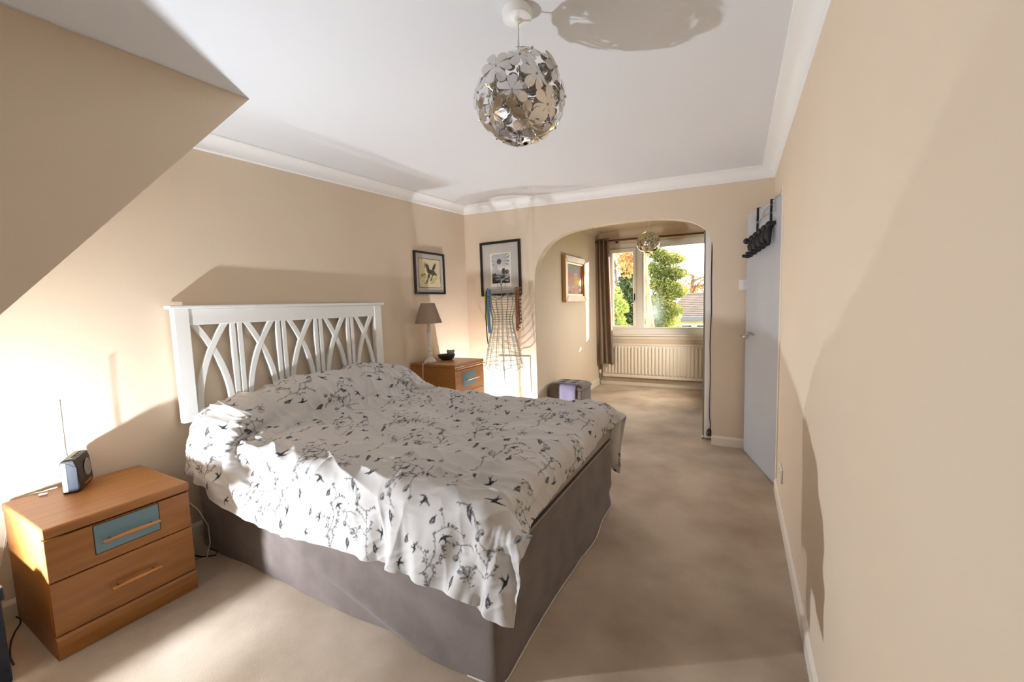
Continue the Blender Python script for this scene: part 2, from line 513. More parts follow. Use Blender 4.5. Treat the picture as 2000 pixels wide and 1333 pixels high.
def build_window():
    W0, W1, Z0, Z1 = 0.985, 2.96, 0.80, 2.205
    w = thing('window_1', 'white framed alcove window with casement at left and large fixed pane', 'window', (1.97, YW, Z0), kind='structure')
    y0, y1 = YW + .03, YW + .10
    M0, M1 = 1.435, 1.525
    m = MB().box(W0, W1, y0, y1, Z0, 0.885).box(W0, W1, y0, y1, 2.13, Z1).box(W0, W0 + .05, y0, y1, .885, 2.13).box(W1 - .05, W1, y0, y1, .885, 2.13)
    build(m, 'window_frame', 'upvc', w, bevel=.006)
    build(box(M0, M1, y0, y1, .885, 2.13), 'mullion', 'upvc', w, bevel=.006)
    s0, s1, t0, t1 = 1.036, 1.434, .886, 2.129
    m = MB().box(s0, s1, y0 - .022, y0 + .04, t0, t0 + .045).box(s0, s1, y0 - .022, y0 + .04, t1 - .06, t1).box(s0, s0 + .045, y0 - .022, y0 + .04, t0 + .045, t1 - .06).box(s1 - .045, s1, y0 - .022, y0 + .04, t0 + .045, t1 - .06)
    sash = build(m, 'sash', 'upvc', w, bevel=.006)
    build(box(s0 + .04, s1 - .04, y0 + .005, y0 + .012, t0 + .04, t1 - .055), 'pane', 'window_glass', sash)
    m = MB().box(1.405, 1.42, y0 - .034, y0 - .021, 1.33, 1.43).tube([(1.412, y0 - .036, 1.40), (1.412, y0 - .052, 1.39), (1.408, y0 - .056, 1.34), (1.404, y0 - .056, 1.30)], .007)
    build(m, 'handle', 'black_plastic', sash, smooth=40)
    m = MB().box(M1, M1 + .022, y0 + .015, y0 + .05, .885, 2.13).box(W1 - .07, W1 - .05, y0 + .015, y0 + .05, .885, 2.13).box(M1 + .02, W1 - .07, y0 + .015, y0 + .05, .885, .907).box(M1 + .02, W1 - .07, y0 + .015, y0 + .05, 2.108, 2.13)
    build(m, 'glazing_bead', 'upvc', w, bevel=.004)
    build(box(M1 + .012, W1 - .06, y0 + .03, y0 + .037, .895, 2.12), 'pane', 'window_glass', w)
    m = MB().box(W0 - .05, W1 + .02, YW - .075, YW + .03, Z0 - .022, Z0 + .004)
    build(m, 'window_sill', 'upvc', w, bevel=.008, seg=3)
    build(box(W0 - .02, W1, YW - .014, YW - .0005, Z0 - .075, Z0 - .022), 'apron', 'paint_gloss', w, bevel=.003)
    for o in w.children: pass

def build_door():
    H = Vector((XR - .004, 3.300, 0)); E = Vector((2.871, 3.973, 0))
    d = (E - H).normalized(); n = Vector((0, 0, 1)).cross(d)       # n faces into the room (towards -x)
    L = (E - H).length
    dr = thing('door_1', 'plain grey flush door standing ajar at the right wall', 'door', H, kind='structure')
    build(MB().obox(H, d, n, (0, 0, 1), 0.0, L, -.038, 0.0, 0.006, 1.985), 'slab', 'door_grey', dr, bevel=.002)
    lv = MB().lathe([(.0, 0), (.027, 0), (.027, .007), (.024, .010), (.010, .011), (.010, .052), (0.0, .054)], H + d * (L - .065) + Vector((0, 0, 1.005)), 20, d, Vector((0, 0, 1)), n, True, True)
    p = H + d * (L - .065) + n * .052 + Vector((0, 0, 1.005))
    lv.tube([p, p + n * .006 - d * .02, p + n * .010 - d * .07, p + n * .002 - d * .13 - Vector((0, 0, .006)), p - n * .012 - d * .135 - Vector((0, 0, .008))], [.011, .0115, .010, .009, .008], 10)
    build(lv, 'lever_handle', 'chrome', dr, smooth=40)
    q = H + d * (L - .065) - n * .038 + Vector((0, 0, 1.005))
    lv = MB().lathe([(.0, 0), (.025, 0), (.025, .006), (.009, .010), (.009, .045), (0.0, .047)], q, 20, d, Vector((0, 0, -1)), -n)
    q2 = q - n * .045
    lv.tube([q2, q2 - n * .006 - d * .02, q2 - n * .010 - d * .07, q2 - n * .002 - d * .13], [.011, .0115, .010, .009], 10)
    build(lv, 'lever_handle', 'chrome', dr, smooth=40)
    fr = MB().box(XR - .006, XR + .12, 3.236, 3.296, 0, 2.045).box(XR + .004, XR + .12, 3.955, 3.989, 0, 2.045).box(XR + .004, XR + .12, 3.296, 3.955, 2.0, 2.044)
    build(fr, 'door_frame', 'paint_gloss', dr, bevel=.002)
    struct(box(XR + .9, XR + 1.0, 2.6, 4.6, -.12, 2.6), 'wall_landing', 'paint_cream', 'landing wall beyond the grey door', 'wall')
    struct(box(XR + .12, XR + 1.0, 2.6, 4.6, -.12, 0), 'floor_landing', 'carpet', 'landing carpet beyond the grey door', 'floor')
    struct(MB().box(XR + .12, XR + 1.0, 2.5, 2.6, -.12, 2.6).box(XR + .12, XR + 1.0, 4.6, 4.7, -.12, 2.6), 'wall_landing_end', 'paint_cream', 'landing end walls beyond the grey door', 'wall')
    struct(box(XR + .12, XR + 1.0, 2.5, 4.7, 2.5, 2.6), 'ceiling_landing', 'paint_ceiling', 'landing ceiling beyond the grey door', 'ceiling')
    # over-door coat hooks
    zt = 1.985
    hk = thing('over_door_hook_rack', 'black over-door coat rack of rounded pegs with chrome wire hanger', 'hook rack', H + d * .4 + Vector((0, 0, zt)))
    Z = Vector((0, 0, 1))
    P = lambda u, o, z: H + d * u + n * o + Z * z
    for u in (0.17, 0.44):
        m = MB().tube([P(u, -.043, zt - .05), P(u, -.043, zt + .008), P(u, .006, zt + .008), P(u, .008, zt - .19)], .0075, 8)
        build(m, 'strap', 'black_matt', hk, smooth=50)
    m = MB().tube([P(.09, .014, zt - .165), P(.52, .014, zt - .215)], .014, 8)
    build(m, 'rail', 'black_matt', hk, smooth=50)
    for k in range(5):
        u = .13 + .088 * k
        zb = zt - .172 - .0105 * k
        m = MB().sphere(P(u, .030, zb + .002), .024, 12, 8, (1, 1, 1.05))
        m.tube([P(u, .014, zb - .006), P(u, .030, zb - .03), P(u, .038, zb - .058), P(u, .036, zb - .085), P(u, .030, zb - .112), P(u, .034, zb - .130)], [.012, .021, .025, .022, .014, .013], 12)
        m.tube([P(u, .026, zb - .126), P(u + .004, .055, zb - .136), P(u + .010, .082, zb - .130)], [.013, .0135, .011], 10)
        m.sphere(P(u + .011, .084, zb - .129), .0135, 10, 6)
        if k == 4:
            m.sphere(P(u + .045, .055, zb - .012), .024, 12, 8)
            m.tube([P(u, .034, zb - .03), P(u + .045, .055, zb - .014)], .012, 8)
        build(m, 'peg', 'black_matt', hk, smooth=60)
    m = MB().tube([P(.10, .010, zt + .006), P(.10, .012, zt - .09), P(.16, .012, zt - .088), P(.24, .012, zt - .082), P(.28, .012, zt - .088), P(.33, .012, zt - .080), P(.37, .014, zt - .095), P(.41, .016, zt - .11), P(.45, .016, zt - .09), P(.46, .014, zt - .05)], .003, 6)
    m.tube([P(.10, .012, zt - .032), P(.22, .012, zt - .03), P(.29, .012, zt - .045), P(.33, .012, zt - .08)], .003, 6)
    m.tube([P(.10, -.045, zt - .03), P(.10, -.043, zt + .006), P(.10, .010, zt + .006)], .003, 6)
    build(m, 'wire_hanger', 'chrome', hk, smooth=60)

build_shell()
build_window()
build_door()

# ================================================================== BED
def bed():
    b = thing('divan_bed', 'king size divan bed with a taupe suede valance under the bird-print duvet', 'bed', (1.1, 1.83, 0))
    # valance skirt: three hanging sides with soft folds, closed over the top
    X0, X1, Y0, Y1, H = 0.12, 2.105, 1.115, 2.56, 0.43
    per = []
    def corner(cx, cy, a0, r=.035):
        for k in range(5):
            a = a0 + PI / 2 * k / 4
            per.append((cx + r * math.cos(a), cy + r * math.sin(a), math.cos(a), math.sin(a)))
    r = .035
    def side(ax, ay, bx, by, nx, ny, N):
        for k in range(1, N):
            t = k / N
            per.append((ax + (bx - ax) * t, ay + (by - ay) * t, nx, ny))
    corner(X0 + r, Y0 + r, PI)
    side(X0 + r, Y0, X1 - r, Y0, 0, -1, 90)
    corner(X1 - r, Y0 + r, -PI / 2)
    side(X1, Y0 + r, X1, Y1 - r, 1, 0, 70)
    corner(X1 - r, Y1 - r, 0)
    side(X1 - r, Y1, X0 + r, Y1, 0, 1, 60)
    corner(X0 + r, Y1 - r, PI / 2)
    side(X0, Y1 - r, X0, Y0 + r, -1, 0, 30)
    P = np.array(per)
    n = len(P)
    zs = np.linspace(0.004, H, 26)
    dist = np.cumsum(np.r_[0, np.hypot(np.diff(P[:, 0]), np.diff(P[:, 1]))])
    G = np.zeros((n, len(zs), 3))
    for j, z in enumerate(zs):
        t = 1 - z / H
        # broad diagonal pulls in the suede
        w = (vnoise(dist * 2.2 + z * 5.0, np.full(n, z * 1.2 + 3.3), 5) - .5) * .036 * t + (vnoise(dist * 4.0 + z * 15.0, np.full(n, z * 3.0), 6) - .5) * .034 * (0.25 + .75 * t)
        w += .012 * t * t
        G[:, j, 0] = P[:, 0] + P[:, 2] * w
        G[:, j, 1] = P[:, 1] + P[:, 3] * w
        G[:, j, 2] = z
    m = MB().grid(G, closed_u=True)
    base = len(m.v)
    m.add([(P[:, 0].mean(), P[:, 1].mean(), H)], [])
    for i in range(n):
        m.f.append((i * len(zs) + len(zs) - 1, ((i + 1) % n) * len(zs) + len(zs) - 1, base))
    v = build(m, 'valance', 'valance', b, smooth=60)
    # pale hem piping along the foot of the valance
    hem = [(G[i, 0, 0] + P[i, 2] * .003, G[i, 0, 1] + P[i, 3] * .003, .008) for i in range(90, 180)]
    build(MB().tube(hem, .0032, 6), 'hem_piping', 'linen', v, smooth=60)
    m = box(X0 + .01, X1 + .002, Y0 - .004, Y1 + .004, H - .004, 0.585)
    mt = build(m, 'mattress', 'mattress_side', b, bevel=.045, seg=5)
    for p in mt.data.polygons: p.use_smooth = True
    build(MB().tube([(X0 + .05, Y0 - .008, H + .006), (X1 - .02, Y0 - .008, H + .006), (X1 + .006, Y0 + .02, H + .006), (X1 + .006, Y1 - .02, H + .006), (X1 - .02, Y1 + .008, H + .006)], .004, 6), 'seam_piping', 'mattress_side', mt, smooth=60)

def pillows():
    for i, (cx, cy, lab) in enumerate(((0.335, 1.475, 'off-white pillow peeking out at the near headboard post'), (0.335, 2.232, 'off-white pillow under the duvet at the far headboard post'))):
        n1, n2 = 40, 24
        G = np.zeros((2, n1 + 1, n2 + 1, 3))
        u = np.linspace(-1, 1, n1 + 1)[:, None] * np.ones((1, n2 + 1))
        v = np.linspace(-1, 1, n2 + 1)[None, :] * np.ones((n1 + 1, 1))
        h = (np.clip(1 - np.abs(u) ** 2.6, 0, 1) ** .55) * (np.clip(1 - np.abs(v) ** 2.4, 0, 1) ** .55)
        px = cx + v * .235 * (1 - .08 * u ** 2)
        py = cy + u * .375 * (1 - .08 * v ** 2)
        tl = .085 * np.clip(1 - (px - .10) / .40, 0, 1)
        wr = (vnoise(u * 6 + 9, v * 5 + 9, 21 + i) - .5) * .02 * h
        m = MB()
        m.grid(np.stack([px, py, 0.665 + h * .115 + wr + tl], -1))
        k = len(m.f)
        m.grid(np.stack([px, py, 0.665 - h * .079 + tl], -1))
        m.f = [q[::-1] for q in m.f[:k]] + m.f[k:]
        o = build(m, 'pillow', 'linen', None, (cx, cy, .587), smooth=70)
        tag(o, lab, 'pillow', 'pillows under the duvet')

def headboard():
    hb = thing('headboard', 'white slatted headboard with crossing curved slats against the left wall', 'headboard', (0.06, 1.865, 0.703))
    xb, xf = 0.030, 0.066
    ya, yb = 1.105, 2.625
    pw = 0.076
    build(box(xb - .004, xf + .006, ya, ya + pw, .703, 1.352), 'post', 'white_lacquer', hb, bevel=.004)
    build(box(xb - .004, xf + .006, yb - pw, yb, .703, 1.352), 'post', 'white_lacquer', hb, bevel=.004)
    build(box(xb - .014, xf + .024, ya - .022, yb + .022, 1.353, 1.372), 'cap', 'white_lacquer', hb, bevel=.005)
    y0, y1 = ya + pw, yb - pw
    build(box(xb, xf, y0 + .0005, y1 - .0005, 1.258, 1.352), 'top_rail', 'white_lacquer', hb, bevel=.003)
    build(box(xb, xf, y0 + .0005, y1 - .0005, .715, .765), 'bottom_rail', 'white_lacquer', hb, bevel=.003)
    W = y1 - y0
    sw, gap = .030, .011
    pairw = 2 * sw + gap
    pan = (W - 4 * pairw) / 5
    xm0, xm1 = xb + .008, xf - .008
    for k in range(4):
        s = y0 + (k + 1) * pan + k * pairw
        for q in range(2):
            a = s + q * (sw + gap)
            build(box(xm0, xm1, a, a + sw, .762, 1.262), 'straight_slat', 'white_lacquer', hb, bevel=.003)
    def curve(a, b, flip, name, dx):
        N = 18
        pts = []
        for i in range(N + 1):
            t = i / N
            f = .095 + .80 * t ** 2.0
            pts.append((b - (b - a) * f if flip else a + (b - a) * f, .76 + (1.268 - .76) * t))
        m = MB(); hw = .0165
        L, R = [], []
        for i, p in enumerate(pts):
            p0, p1 = pts[max(i - 1, 0)], pts[min(i + 1, N)]
            dy, dz = p1[0] - p0[0], p1[1] - p0[1]
            l = math.hypot(dy, dz)
            nx, nz = -dz / l, dy / l
            L.append((p[0] + nx * hw, p[1] + nz * hw)); R.append((p[0] - nx * hw, p[1] - nz * hw))
        vs, fs = [], []
        for i in range(N + 1):
            vs += [(xm0 + dx, *L[i]), (xm1 + dx, *L[i]), (xm1 + dx, *R[i]), (xm0 + dx, *R[i])]
        for i in range(N):
            for j in range(4):
                l = (j + 1) % 4
                fs.append((i * 4 + j, i * 4 + l, i * 4 + 4 + l, i * 4 + 4 + j))
        fs += [(0, 1, 2, 3)[::-1], tuple(N * 4 + j for j in range(4))]
        build(m.add(vs, fs), name, 'white_lacquer', hb, smooth=40, bevel=.002)
    for k in range(5):
        a = y0 + k * (pan + pairw)
        curve(a, a + pan, False, 'curved_slat', 0.0)
        curve(a, a + pan, True, 'curved_slat', -.0015)

# ---------------------------------------------------------------- duvet: a small cloth simulation, then wrinkles and the print
def duvet():
    Ls, Lt = 2.045, 2.17
    NS, NT = 84, 84
    hs, ht = Ls / (NS - 1), Lt / (NT - 1)
    S, T = np.meshgrid(np.arange(NS) * hs, np.arange(NT) * ht, indexing='ij')
    rs = np.random.default_rng(3)
    cmp_ = 0.985
    X = 0.215 + S * 0.955
    Y = 1.835 + (T - Lt / 2) * cmp_ + 0.075
    Zz = 0.98 + 0.02 * (vnoise(S * 4, T * 4, 31) - .5)
    p = np.stack([X, Y, Zz], -1)
    # duvet sits a little skewed: the near foot corner is pulled down
    p[..., 0] += 0.045 * (T - Lt / 2) / Lt * -1.6
    p[..., 1] -= 0.075 * (1 - S / Ls) ** 2 + .035 * (S / Ls) ** 4
    v = np.zeros_like(p)
    lo = np.array([0.10, 1.085, 0.0]); hi = np.array([2.125, 2.60, 0.640]); rad = 0.06
    C0, H0 = (lo + hi) / 2, (hi - lo) / 2 - rad
    pil = [(np.array([0.33, 1.835, .62]), np.array([.28, .79, .245]))]
    def sdf(q):
        e = np.abs(q - C0) - H0
        d = np.linalg.norm(np.maximum(e, 0), axis=-1) + np.minimum(e.max(-1), 0) - rad
        for c, r_ in pil:
            k = (np.abs((q - c) / r_) ** 2.8).sum(-1) ** (1 / 2.8)
            d2 = (k - 1) * r_.min()
            h = np.clip(.5 + .5 * (d2 - d) / .08, 0, 1)
            d = d2 * (1 - h) + d * h - .08 * h * (1 - h)
        # gentle lumps of the filling
        d = d - .022 * (vnoise(q[..., 0] * 3.1 + 5, q[..., 1] * 3.3 + 5, 8) - .5) - .012 * (vnoise(q[..., 0] * 7, q[..., 1] * 8, 9) - .5)
        return d
    def grad(q):
        g = np.zeros_like(q); e = 2e-3
        for a in range(3):
            o = np.zeros(3); o[a] = e
            g[..., a] = sdf(q + o) - sdf(q - o)
        return g / (np.linalg.norm(g, axis=-1, keepdims=True) + 1e-9)
    def con(a, b, L, k):
        d = b - a
        l = np.linalg.norm(d, axis=-1, keepdims=True) + 1e-9
        c = d * (.5 * k * (l - L) / l)
        a += c; b -= c
    dg = math.hypot(hs, ht)
    dt = 1 / 60
    for step in range(150):
        soft = step > 105
        old = p.copy()
        v[..., 2] -= (2.0 if soft else 9.8) * dt
        p = p + v * dt
        for it in range(26 if soft else 12):
            for o in (0, 1):
                con(p[o:-1:2], p[o + 1::2], hs, 1.0)
                con(p[:, o:-1:2], p[:, o + 1::2], ht, 1.0)
            for o in (0, 1):
                con(p[o:-1:2, :-1], p[o + 1::2, 1:], dg, .35)
                con(p[o:-1:2, 1:], p[o + 1::2, :-1], dg, .35)
            if it % 3 == 0:
                for o in (0, 1, 2, 3):
                    a, b = p[o:-3:4], p[o + 3::4]; n_ = min(len(a), len(b)); con(a[:n_], b[:n_], 3 * hs, .04)
                    a, b = p[:, o:-3:4], p[:, o + 3::4]; n_ = min(a.shape[1], b.shape[1]); con(a[:, :n_], b[:, :n_], 3 * ht, .04)
        d = sdf(p)
        near = d < 0.004
        if near.any():
            q = p[near]
            g = grad(q)
            pen = np.minimum(sdf(q) - 0.004, 0)[:, None]
            q2 = q - g * pen
            mv = q2 - old[near]
            tan = mv - g * (mv * g).sum(-1, keepdims=True)
            fr = np.where(g[:, 2:3] > .5, (.35 if soft else .85) if step > 12 else .4, .25 if soft else .4)
            p[near] = q2 - tan * fr
        p[..., 2] = np.maximum(p[..., 2], .03)
        p[..., 0] = np.maximum(p[..., 0], .085)
        v = (p - old) / dt * .975
        sp = np.linalg.norm(v, axis=-1, keepdims=True)
        v *= np.minimum(1, 2.5 / (sp + 1e-9))
    # --- upsample (Catmull-Rom in both directions)
    def up(A, n):
        m = A.shape[0]
        x = np.linspace(0, m - 1, n)
        i = np.clip(np.floor(x).astype(int), 0, m - 2); f = (x - i)[:, None, None]
        g = lambda k: A[np.clip(i + k, 0, m - 1)]
        a, b, c, d = g(-1), g(0), g(1), g(2)
        return b + .5 * f * (c - a + f * (2 * a - 5 * b + 4 * c - d + f * (3 * (b - c) + d - a)))
    NU, NV = 640, 640
    def up2(A):
        return up(up(A, NU).transpose(1, 0, 2), NV).transpose(1, 0, 2)
    # light smoothing of the coarse result
    ps = p.copy()
    for _ in range(1):
        ps[1:-1, 1:-1] = .5 * ps[1:-1, 1:-1] + .125 * (ps[2:, 1:-1] + ps[:-2, 1:-1] + ps[1:-1, 2:] + ps[1:-1, :-2])
    Q = up2(ps)
    def normals(A):
        du = np.gradient(A, axis=0); dv = np.gradient(A, axis=1)
        n = np.cross(du, dv)
        return n / (np.linalg.norm(n, axis=-1, keepdims=True) + 1e-12)
    Nn = normals(Q)
    U, V = np.meshgrid(np.linspace(0, Ls, NU), np.linspace(0, Lt, NV), indexing='ij')
    # creases: ridged noise stretched along slowly turning directions
    wx = .30 * (vnoise(U * 1.7, V * 1.7, 41) - .5); wy = .30 * (vnoise(U * 1.7 + 7, V * 1.7, 42) - .5)
    def ridge(fu, fv, ang, seed):
        c, s = math.cos(ang), math.sin(ang)
        a = (U + wx) * c + (V + wy) * s; b = -(U + wx) * s + (V + wy) * c
        n = vnoise(a * fu, b * fv, seed)
        return (1 - np.abs(2 * n - 1)) ** 2
    flat = np.clip(Nn[..., 2], 0, 1)
    disp = .018 * ridge(1.6, 10, .22, 51) + .013 * ridge(2.6, 19, -.2, 52) + .015 * ridge(2.4, 9, .7, 53) + .010 * ridge(3.0, 24, .15, 60) * vnoise(U * 2, V * 2, 54)
    disp = disp * flat + (1 - flat) * (.009 * ridge(2.0, 8, 1.2, 55) + .006 * ridge(3.0, 15, 1.75, 56))
    disp += .0040 * ridge(6, 26, .3, 57) + .010 * (vnoise(U * 5, V * 5, 58) - .5)
    cu, cv = U - (Ls - .10), V - .34
    ph = np.arctan2(-cv, cu); rr = np.hypot(cu, cv)
    wc = np.clip((rr - .05) / .25, 0, 1) * np.clip((.62 - rr) / .2, 0, 1) * np.exp(-((ph - 1.0) / .75) ** 2)
    disp += wc * (.020 * np.sin(ph * 13 + .6) + .007 * np.sin(ph * 29))
    edge = np.minimum(np.minimum(U, Ls - U), np.minimum(V, Lt - V))
    seam = np.clip(edge / .05, 0, 1)
    disp += (1 - seam) * .006 * (vnoise(U * 26, V * 26, 59) - .5)
    Q = Q + Nn * disp[..., None]
    col = print_pattern(U, V)
    g = Vector((1.15, 1.83, 0.6))
    idx = np.arange(NU * NV).reshape(NU, NV)
    f = np.stack([idx[:-1, :-1], idx[1:, :-1], idx[1:, 1:], idx[:-1, 1:]], -1).reshape(-1, 4)
    # underside (coarse), meeting the top along the hem
    k = 8
    Lq = Q[::k, ::k][:80, :80]
    Ln = normals(Q)[::k, ::k][:80, :80]
    ed = seam[::k, ::k][:80, :80, None]
    Lw = Lq - Ln * (.028 * ed + .001)
    off = NU * NV
    ia = np.arange(Lw.shape[0] * Lw.shape[1]).reshape(Lw.shape[:2]) + off
    f2 = np.stack([ia[:-1, :-1], ia[:-1, 1:], ia[1:, 1:], ia[1:, :-1]], -1).reshape(-1, 4)
    allv = np.concatenate([Q.reshape(-1, 3), Lw.reshape(-1, 3)]) - np.array(g)
    allf = np.concatenate([f, f2])
    me = bpy.data.meshes.new('duvet')
    me.vertices.add(len(allv)); me.vertices.foreach_set('co', allv.ravel())
    me.loops.add(allf.size); me.loops.foreach_set('vertex_index', allf.ravel())
    me.polygons.add(len(allf)); me.polygons.foreach_set('loop_start', np.arange(len(allf)) * 4)
    me.update(calc_edges=True)
    me.polygons.foreach_set('use_smooth', [True] * len(allf))
    cc = np.concatenate([col.reshape(-1, 3), np.tile(np.array(lin('cfc9c3')), (len(Lw.reshape(-1, 3)), 1))])
    color_attr(me, cc)
    me.materials.append(MATS['print'])
    o = link('duvet', me, None, g)
    tag(o, 'pale grey duvet printed with dark swallows, songbirds and blossom branches', 'duvet')

def print_pattern(U, V):
    """ink mask over cloth coordinates, repeat 0.66 x 0.74 m"""
    RU, RV = 0.70, 0.74
    n, m = 1000, 1060
    ink = np.zeros((n, m), np.float32)
    px = n / RU; py = m / RV
    def poly(pts, val):
        pts = np.asarray(pts, float) * (px, py)
        lo_, hi_ = np.floor(pts.min(0)).astype(int) - 1, np.ceil(pts.max(0)).astype(int) + 1
        gx, gy = np.meshgrid(np.arange(lo_[0], hi_[0]), np.arange(lo_[1], hi_[1]), indexing='ij')
        ins = np.zeros(gx.shape, bool)
        k = len(pts)
        for i in range(k):
            a, b = pts[i], pts[(i + 1) % k]
            c = ((a[1] > gy) != (b[1] > gy)) & (gx < (b[0] - a[0]) * (gy - a[1]) / (b[1] - a[1] + 1e-12) + a[0])
            ins ^= c
        ix, iy = gx[ins] % n, gy[ins] % m
        ink[ix, iy] = np.maximum(ink[ix, iy], val) if val >= 0 else np.minimum(ink[ix, iy], -val)
    def xf(pts, c, ang, s, flip=1):
        ca, sa = math.cos(ang), math.sin(ang)
        return [(c[0] + s * (x * flip * ca - y * sa), c[1] + s * (x * flip * sa + y * ca)) for x, y in pts]
    rnd = random.Random(5)
    def ell(c, a, b, ang, val, k=14):
        poly(xf([(a * math.cos(2 * PI * i / k), b * math.sin(2 * PI * i / k)) for i in range(k)], c, ang, 1), val)
    SW = [(0, .50), (.06, .42), (.10, .26), (.30, .30), (.60, .12), (.95, -.22), (.52, -.02), (.18, .02), (.12, -.20), (.20, -.50), (.30, -.85), (.10, -.50), (0, -.34),
          (-.10, -.50), (-.30, -.85), (-.20, -.50), (-.12, -.20), (-.18, .02), (-.52, -.02), (-.95, -.22), (-.60, .12), (-.30, .30), (-.10, .26), (-.06, .42)]
    SW2 = [(.05, .55), (.12, .40), (.34, .42), (.75, .55), (1.0, .50), (.60, .30), (.22, .10), (.14, -.25), (.25, -.9), (.02, -.45), (-.18, -.85), (-.12, -.25), (-.2, .05), (-.62, -.25), (-.92, -.62), (-.66, -.02), (-.3, .28), (-.05, .42)]
    BIRD = [(-1.0, -.35), (-.55, -.05), (-.25, .22), (.10, .34), (.36, .42), (.52, .40), (.62, .30), (.76, .25), (.62, .18), (.52, -.02), (.32, -.24), (.02, -.33), (-.25, -.30), (-.55, -.24)]
    def bird(c, ang, s, flip=1, val=.93):
        poly(xf(BIRD, c, ang, s, flip), val)
        poly(xf([(-.2, .02), (.12, .14), (.22, .0), (-.02, -.12)], c, ang, s, flip), -.60)
        poly(xf([(.38, .16), (.50, .10), (.40, -.08), (.28, -.02)], c, ang, s, flip), -.35)
        for q in (.02, .12):
            poly(xf([(q, -.3), (q + .05, -.3), (q + .08, -.52), (q + .03, -.52)], c, ang, s, flip), .8)
    def leaf(c, ang, l, val):
        poly(xf([(0, 0), (.3, .20), (.65, .22), (1, 0), (.65, -.2), (.3, -.18)], c, ang, l), val)
    def line(pts, w, val):
        for a, b in zip(pts[:-1], pts[1:]):
            dx, dy = b[0] - a[0], b[1] - a[1]
            l = math.hypot(dx, dy) + 1e-9
            nx, ny = -dy / l * w, dx / l * w
            poly([(a[0] + nx, a[1] + ny), (b[0] + nx, b[1] + ny), (b[0] - nx, b[1] - ny), (a[0] - nx, a[1] - ny)], val)
    def branch(c, ang, length, depth=0):
        pts = [c]; a = ang; steps = max(4, int(length / .016))
        for i in range(steps):
            a += rnd.uniform(-.32, .32) + .06 * math.sin(i)
            pts.append((pts[-1][0] + .016 * math.cos(a), pts[-1][1] + .016 * math.sin(a)))
            if rnd.random() < .55:
                sd = rnd.choice((-1, 1))
                leaf(pts[-1], a + sd * rnd.uniform(.5, 1.1), rnd.uniform(.011, .022), rnd.uniform(.5, .9))
            if depth < 2 and i > 1 and rnd.random() < .20:
                branch(pts[-1], a + rnd.choice((-1, 1)) * rnd.uniform(.5, 1.0), length * rnd.uniform(.3, .5), depth + 1)
        line(pts, .0024 - .0005 * depth, .72)
        for q in range(3):
            leaf(pts[-1], a + (q - 1) * .8, rnd.uniform(.012, .02), .75)
    def blossom(c, s):
        for k in range(26):
            a = rnd.uniform(0, 2 * PI); r = s * math.sqrt(rnd.random())
            leaf((c[0] + r * math.cos(a), c[1] + r * math.sin(a)), rnd.uniform(0, 6.28), rnd.uniform(.008, .018), rnd.uniform(.45, .9))
        for k in range(5):
            a = k * 1.257
            ell((c[0] + s * .35 * math.cos(a), c[1] + s * .35 * math.sin(a)), s * .22, s * .14, a, .55)
        ell(c, s * .14, s * .14, 0, .95)
    # composition of one repeat (u runs head to foot, v runs across the bed)
    for c, a, l in (((.06, .10), .5, .22), ((.40, .06), 1.7, .22), ((.58, .34), 2.6, .24), ((.20, .42), -.3, .20), ((.10, .66), 1.0, .20), ((.45, .58), .2, .22), ((.32, .26), 2.4, .12), ((.64, .64), 4.4, .12)):
        branch(c, a, l)
    for c, s in (((.30, .15), .042), ((.55, .47), .046), ((.12, .50), .036), ((.40, .68), .030)):
        blossom(c, s)
    for c, a, s, k in (((.17, .28), .6, .040, 0), ((.48, .20), -2.2, .036, 1), ((.35, .47), 2.9, .040, 1), ((.62, .10), 1.4, .036, 0), ((.04, .40), -.9, .034, 1), ((.26, .60), -2.6, .038, 0), ((.55, .66), .2, .034, 1), ((.66, .52), 2.0, .03, 0), ((.02, .20), -1.6, .03, 0)):
        poly(xf(SW if k == 0 else SW2, c, a, s), .98)
    for c, a, s, fl in (((.23, .10), 1.2, .040, 1), ((.44, .12), 1.9, .038, -1), ((.56, .30), 1.5, .042, 1), ((.10, .34), 1.3, .036, -1), ((.28, .40), 1.7, .038, 1), ((.50, .54), 1.4, .042, -1), ((.16, .62), 1.8, .040, 1), ((.66, .22), 1.5, .036, -1), ((.38, .62), 1.1, .034, 1)):
        bird(c, a, s, fl)
    for c in ((.51, .42), (.535, .395), (.50, .375), (.07, .58), (.085, .61), (.33, .33), (.345, .355), (.22, .20), (.62, .42), (.60, .70)):
        ell(c, .0155, .0125, 1.4, .62); ell((c[0] - .003, c[1] + .003), .008, .006, 1.4, -.40); ell((c[0] + .006, c[1] - .006), .006, .006, 0, .9)
    # blur a touch and sample
    for _ in range(2):
        ink[:] = .5 * ink + .125 * (np.roll(ink, 1, 0) + np.roll(ink, -1, 0) + np.roll(ink, 1, 1) + np.roll(ink, -1, 1))
    u = (U / (RU * .80) + .13) % 1 * n; v = (V / (RV * .80) + .07) % 1 * m
    a = ink[u.astype(int) % n, v.astype(int) % m]
    base = np.array(lin('ccc8c5')); dark = np.array(lin('24232b'))
    return base[None, None] * (1 - a[..., None]) + dark[None, None] * a[..., None]

bed()
pillows()
headboard()
duvet()

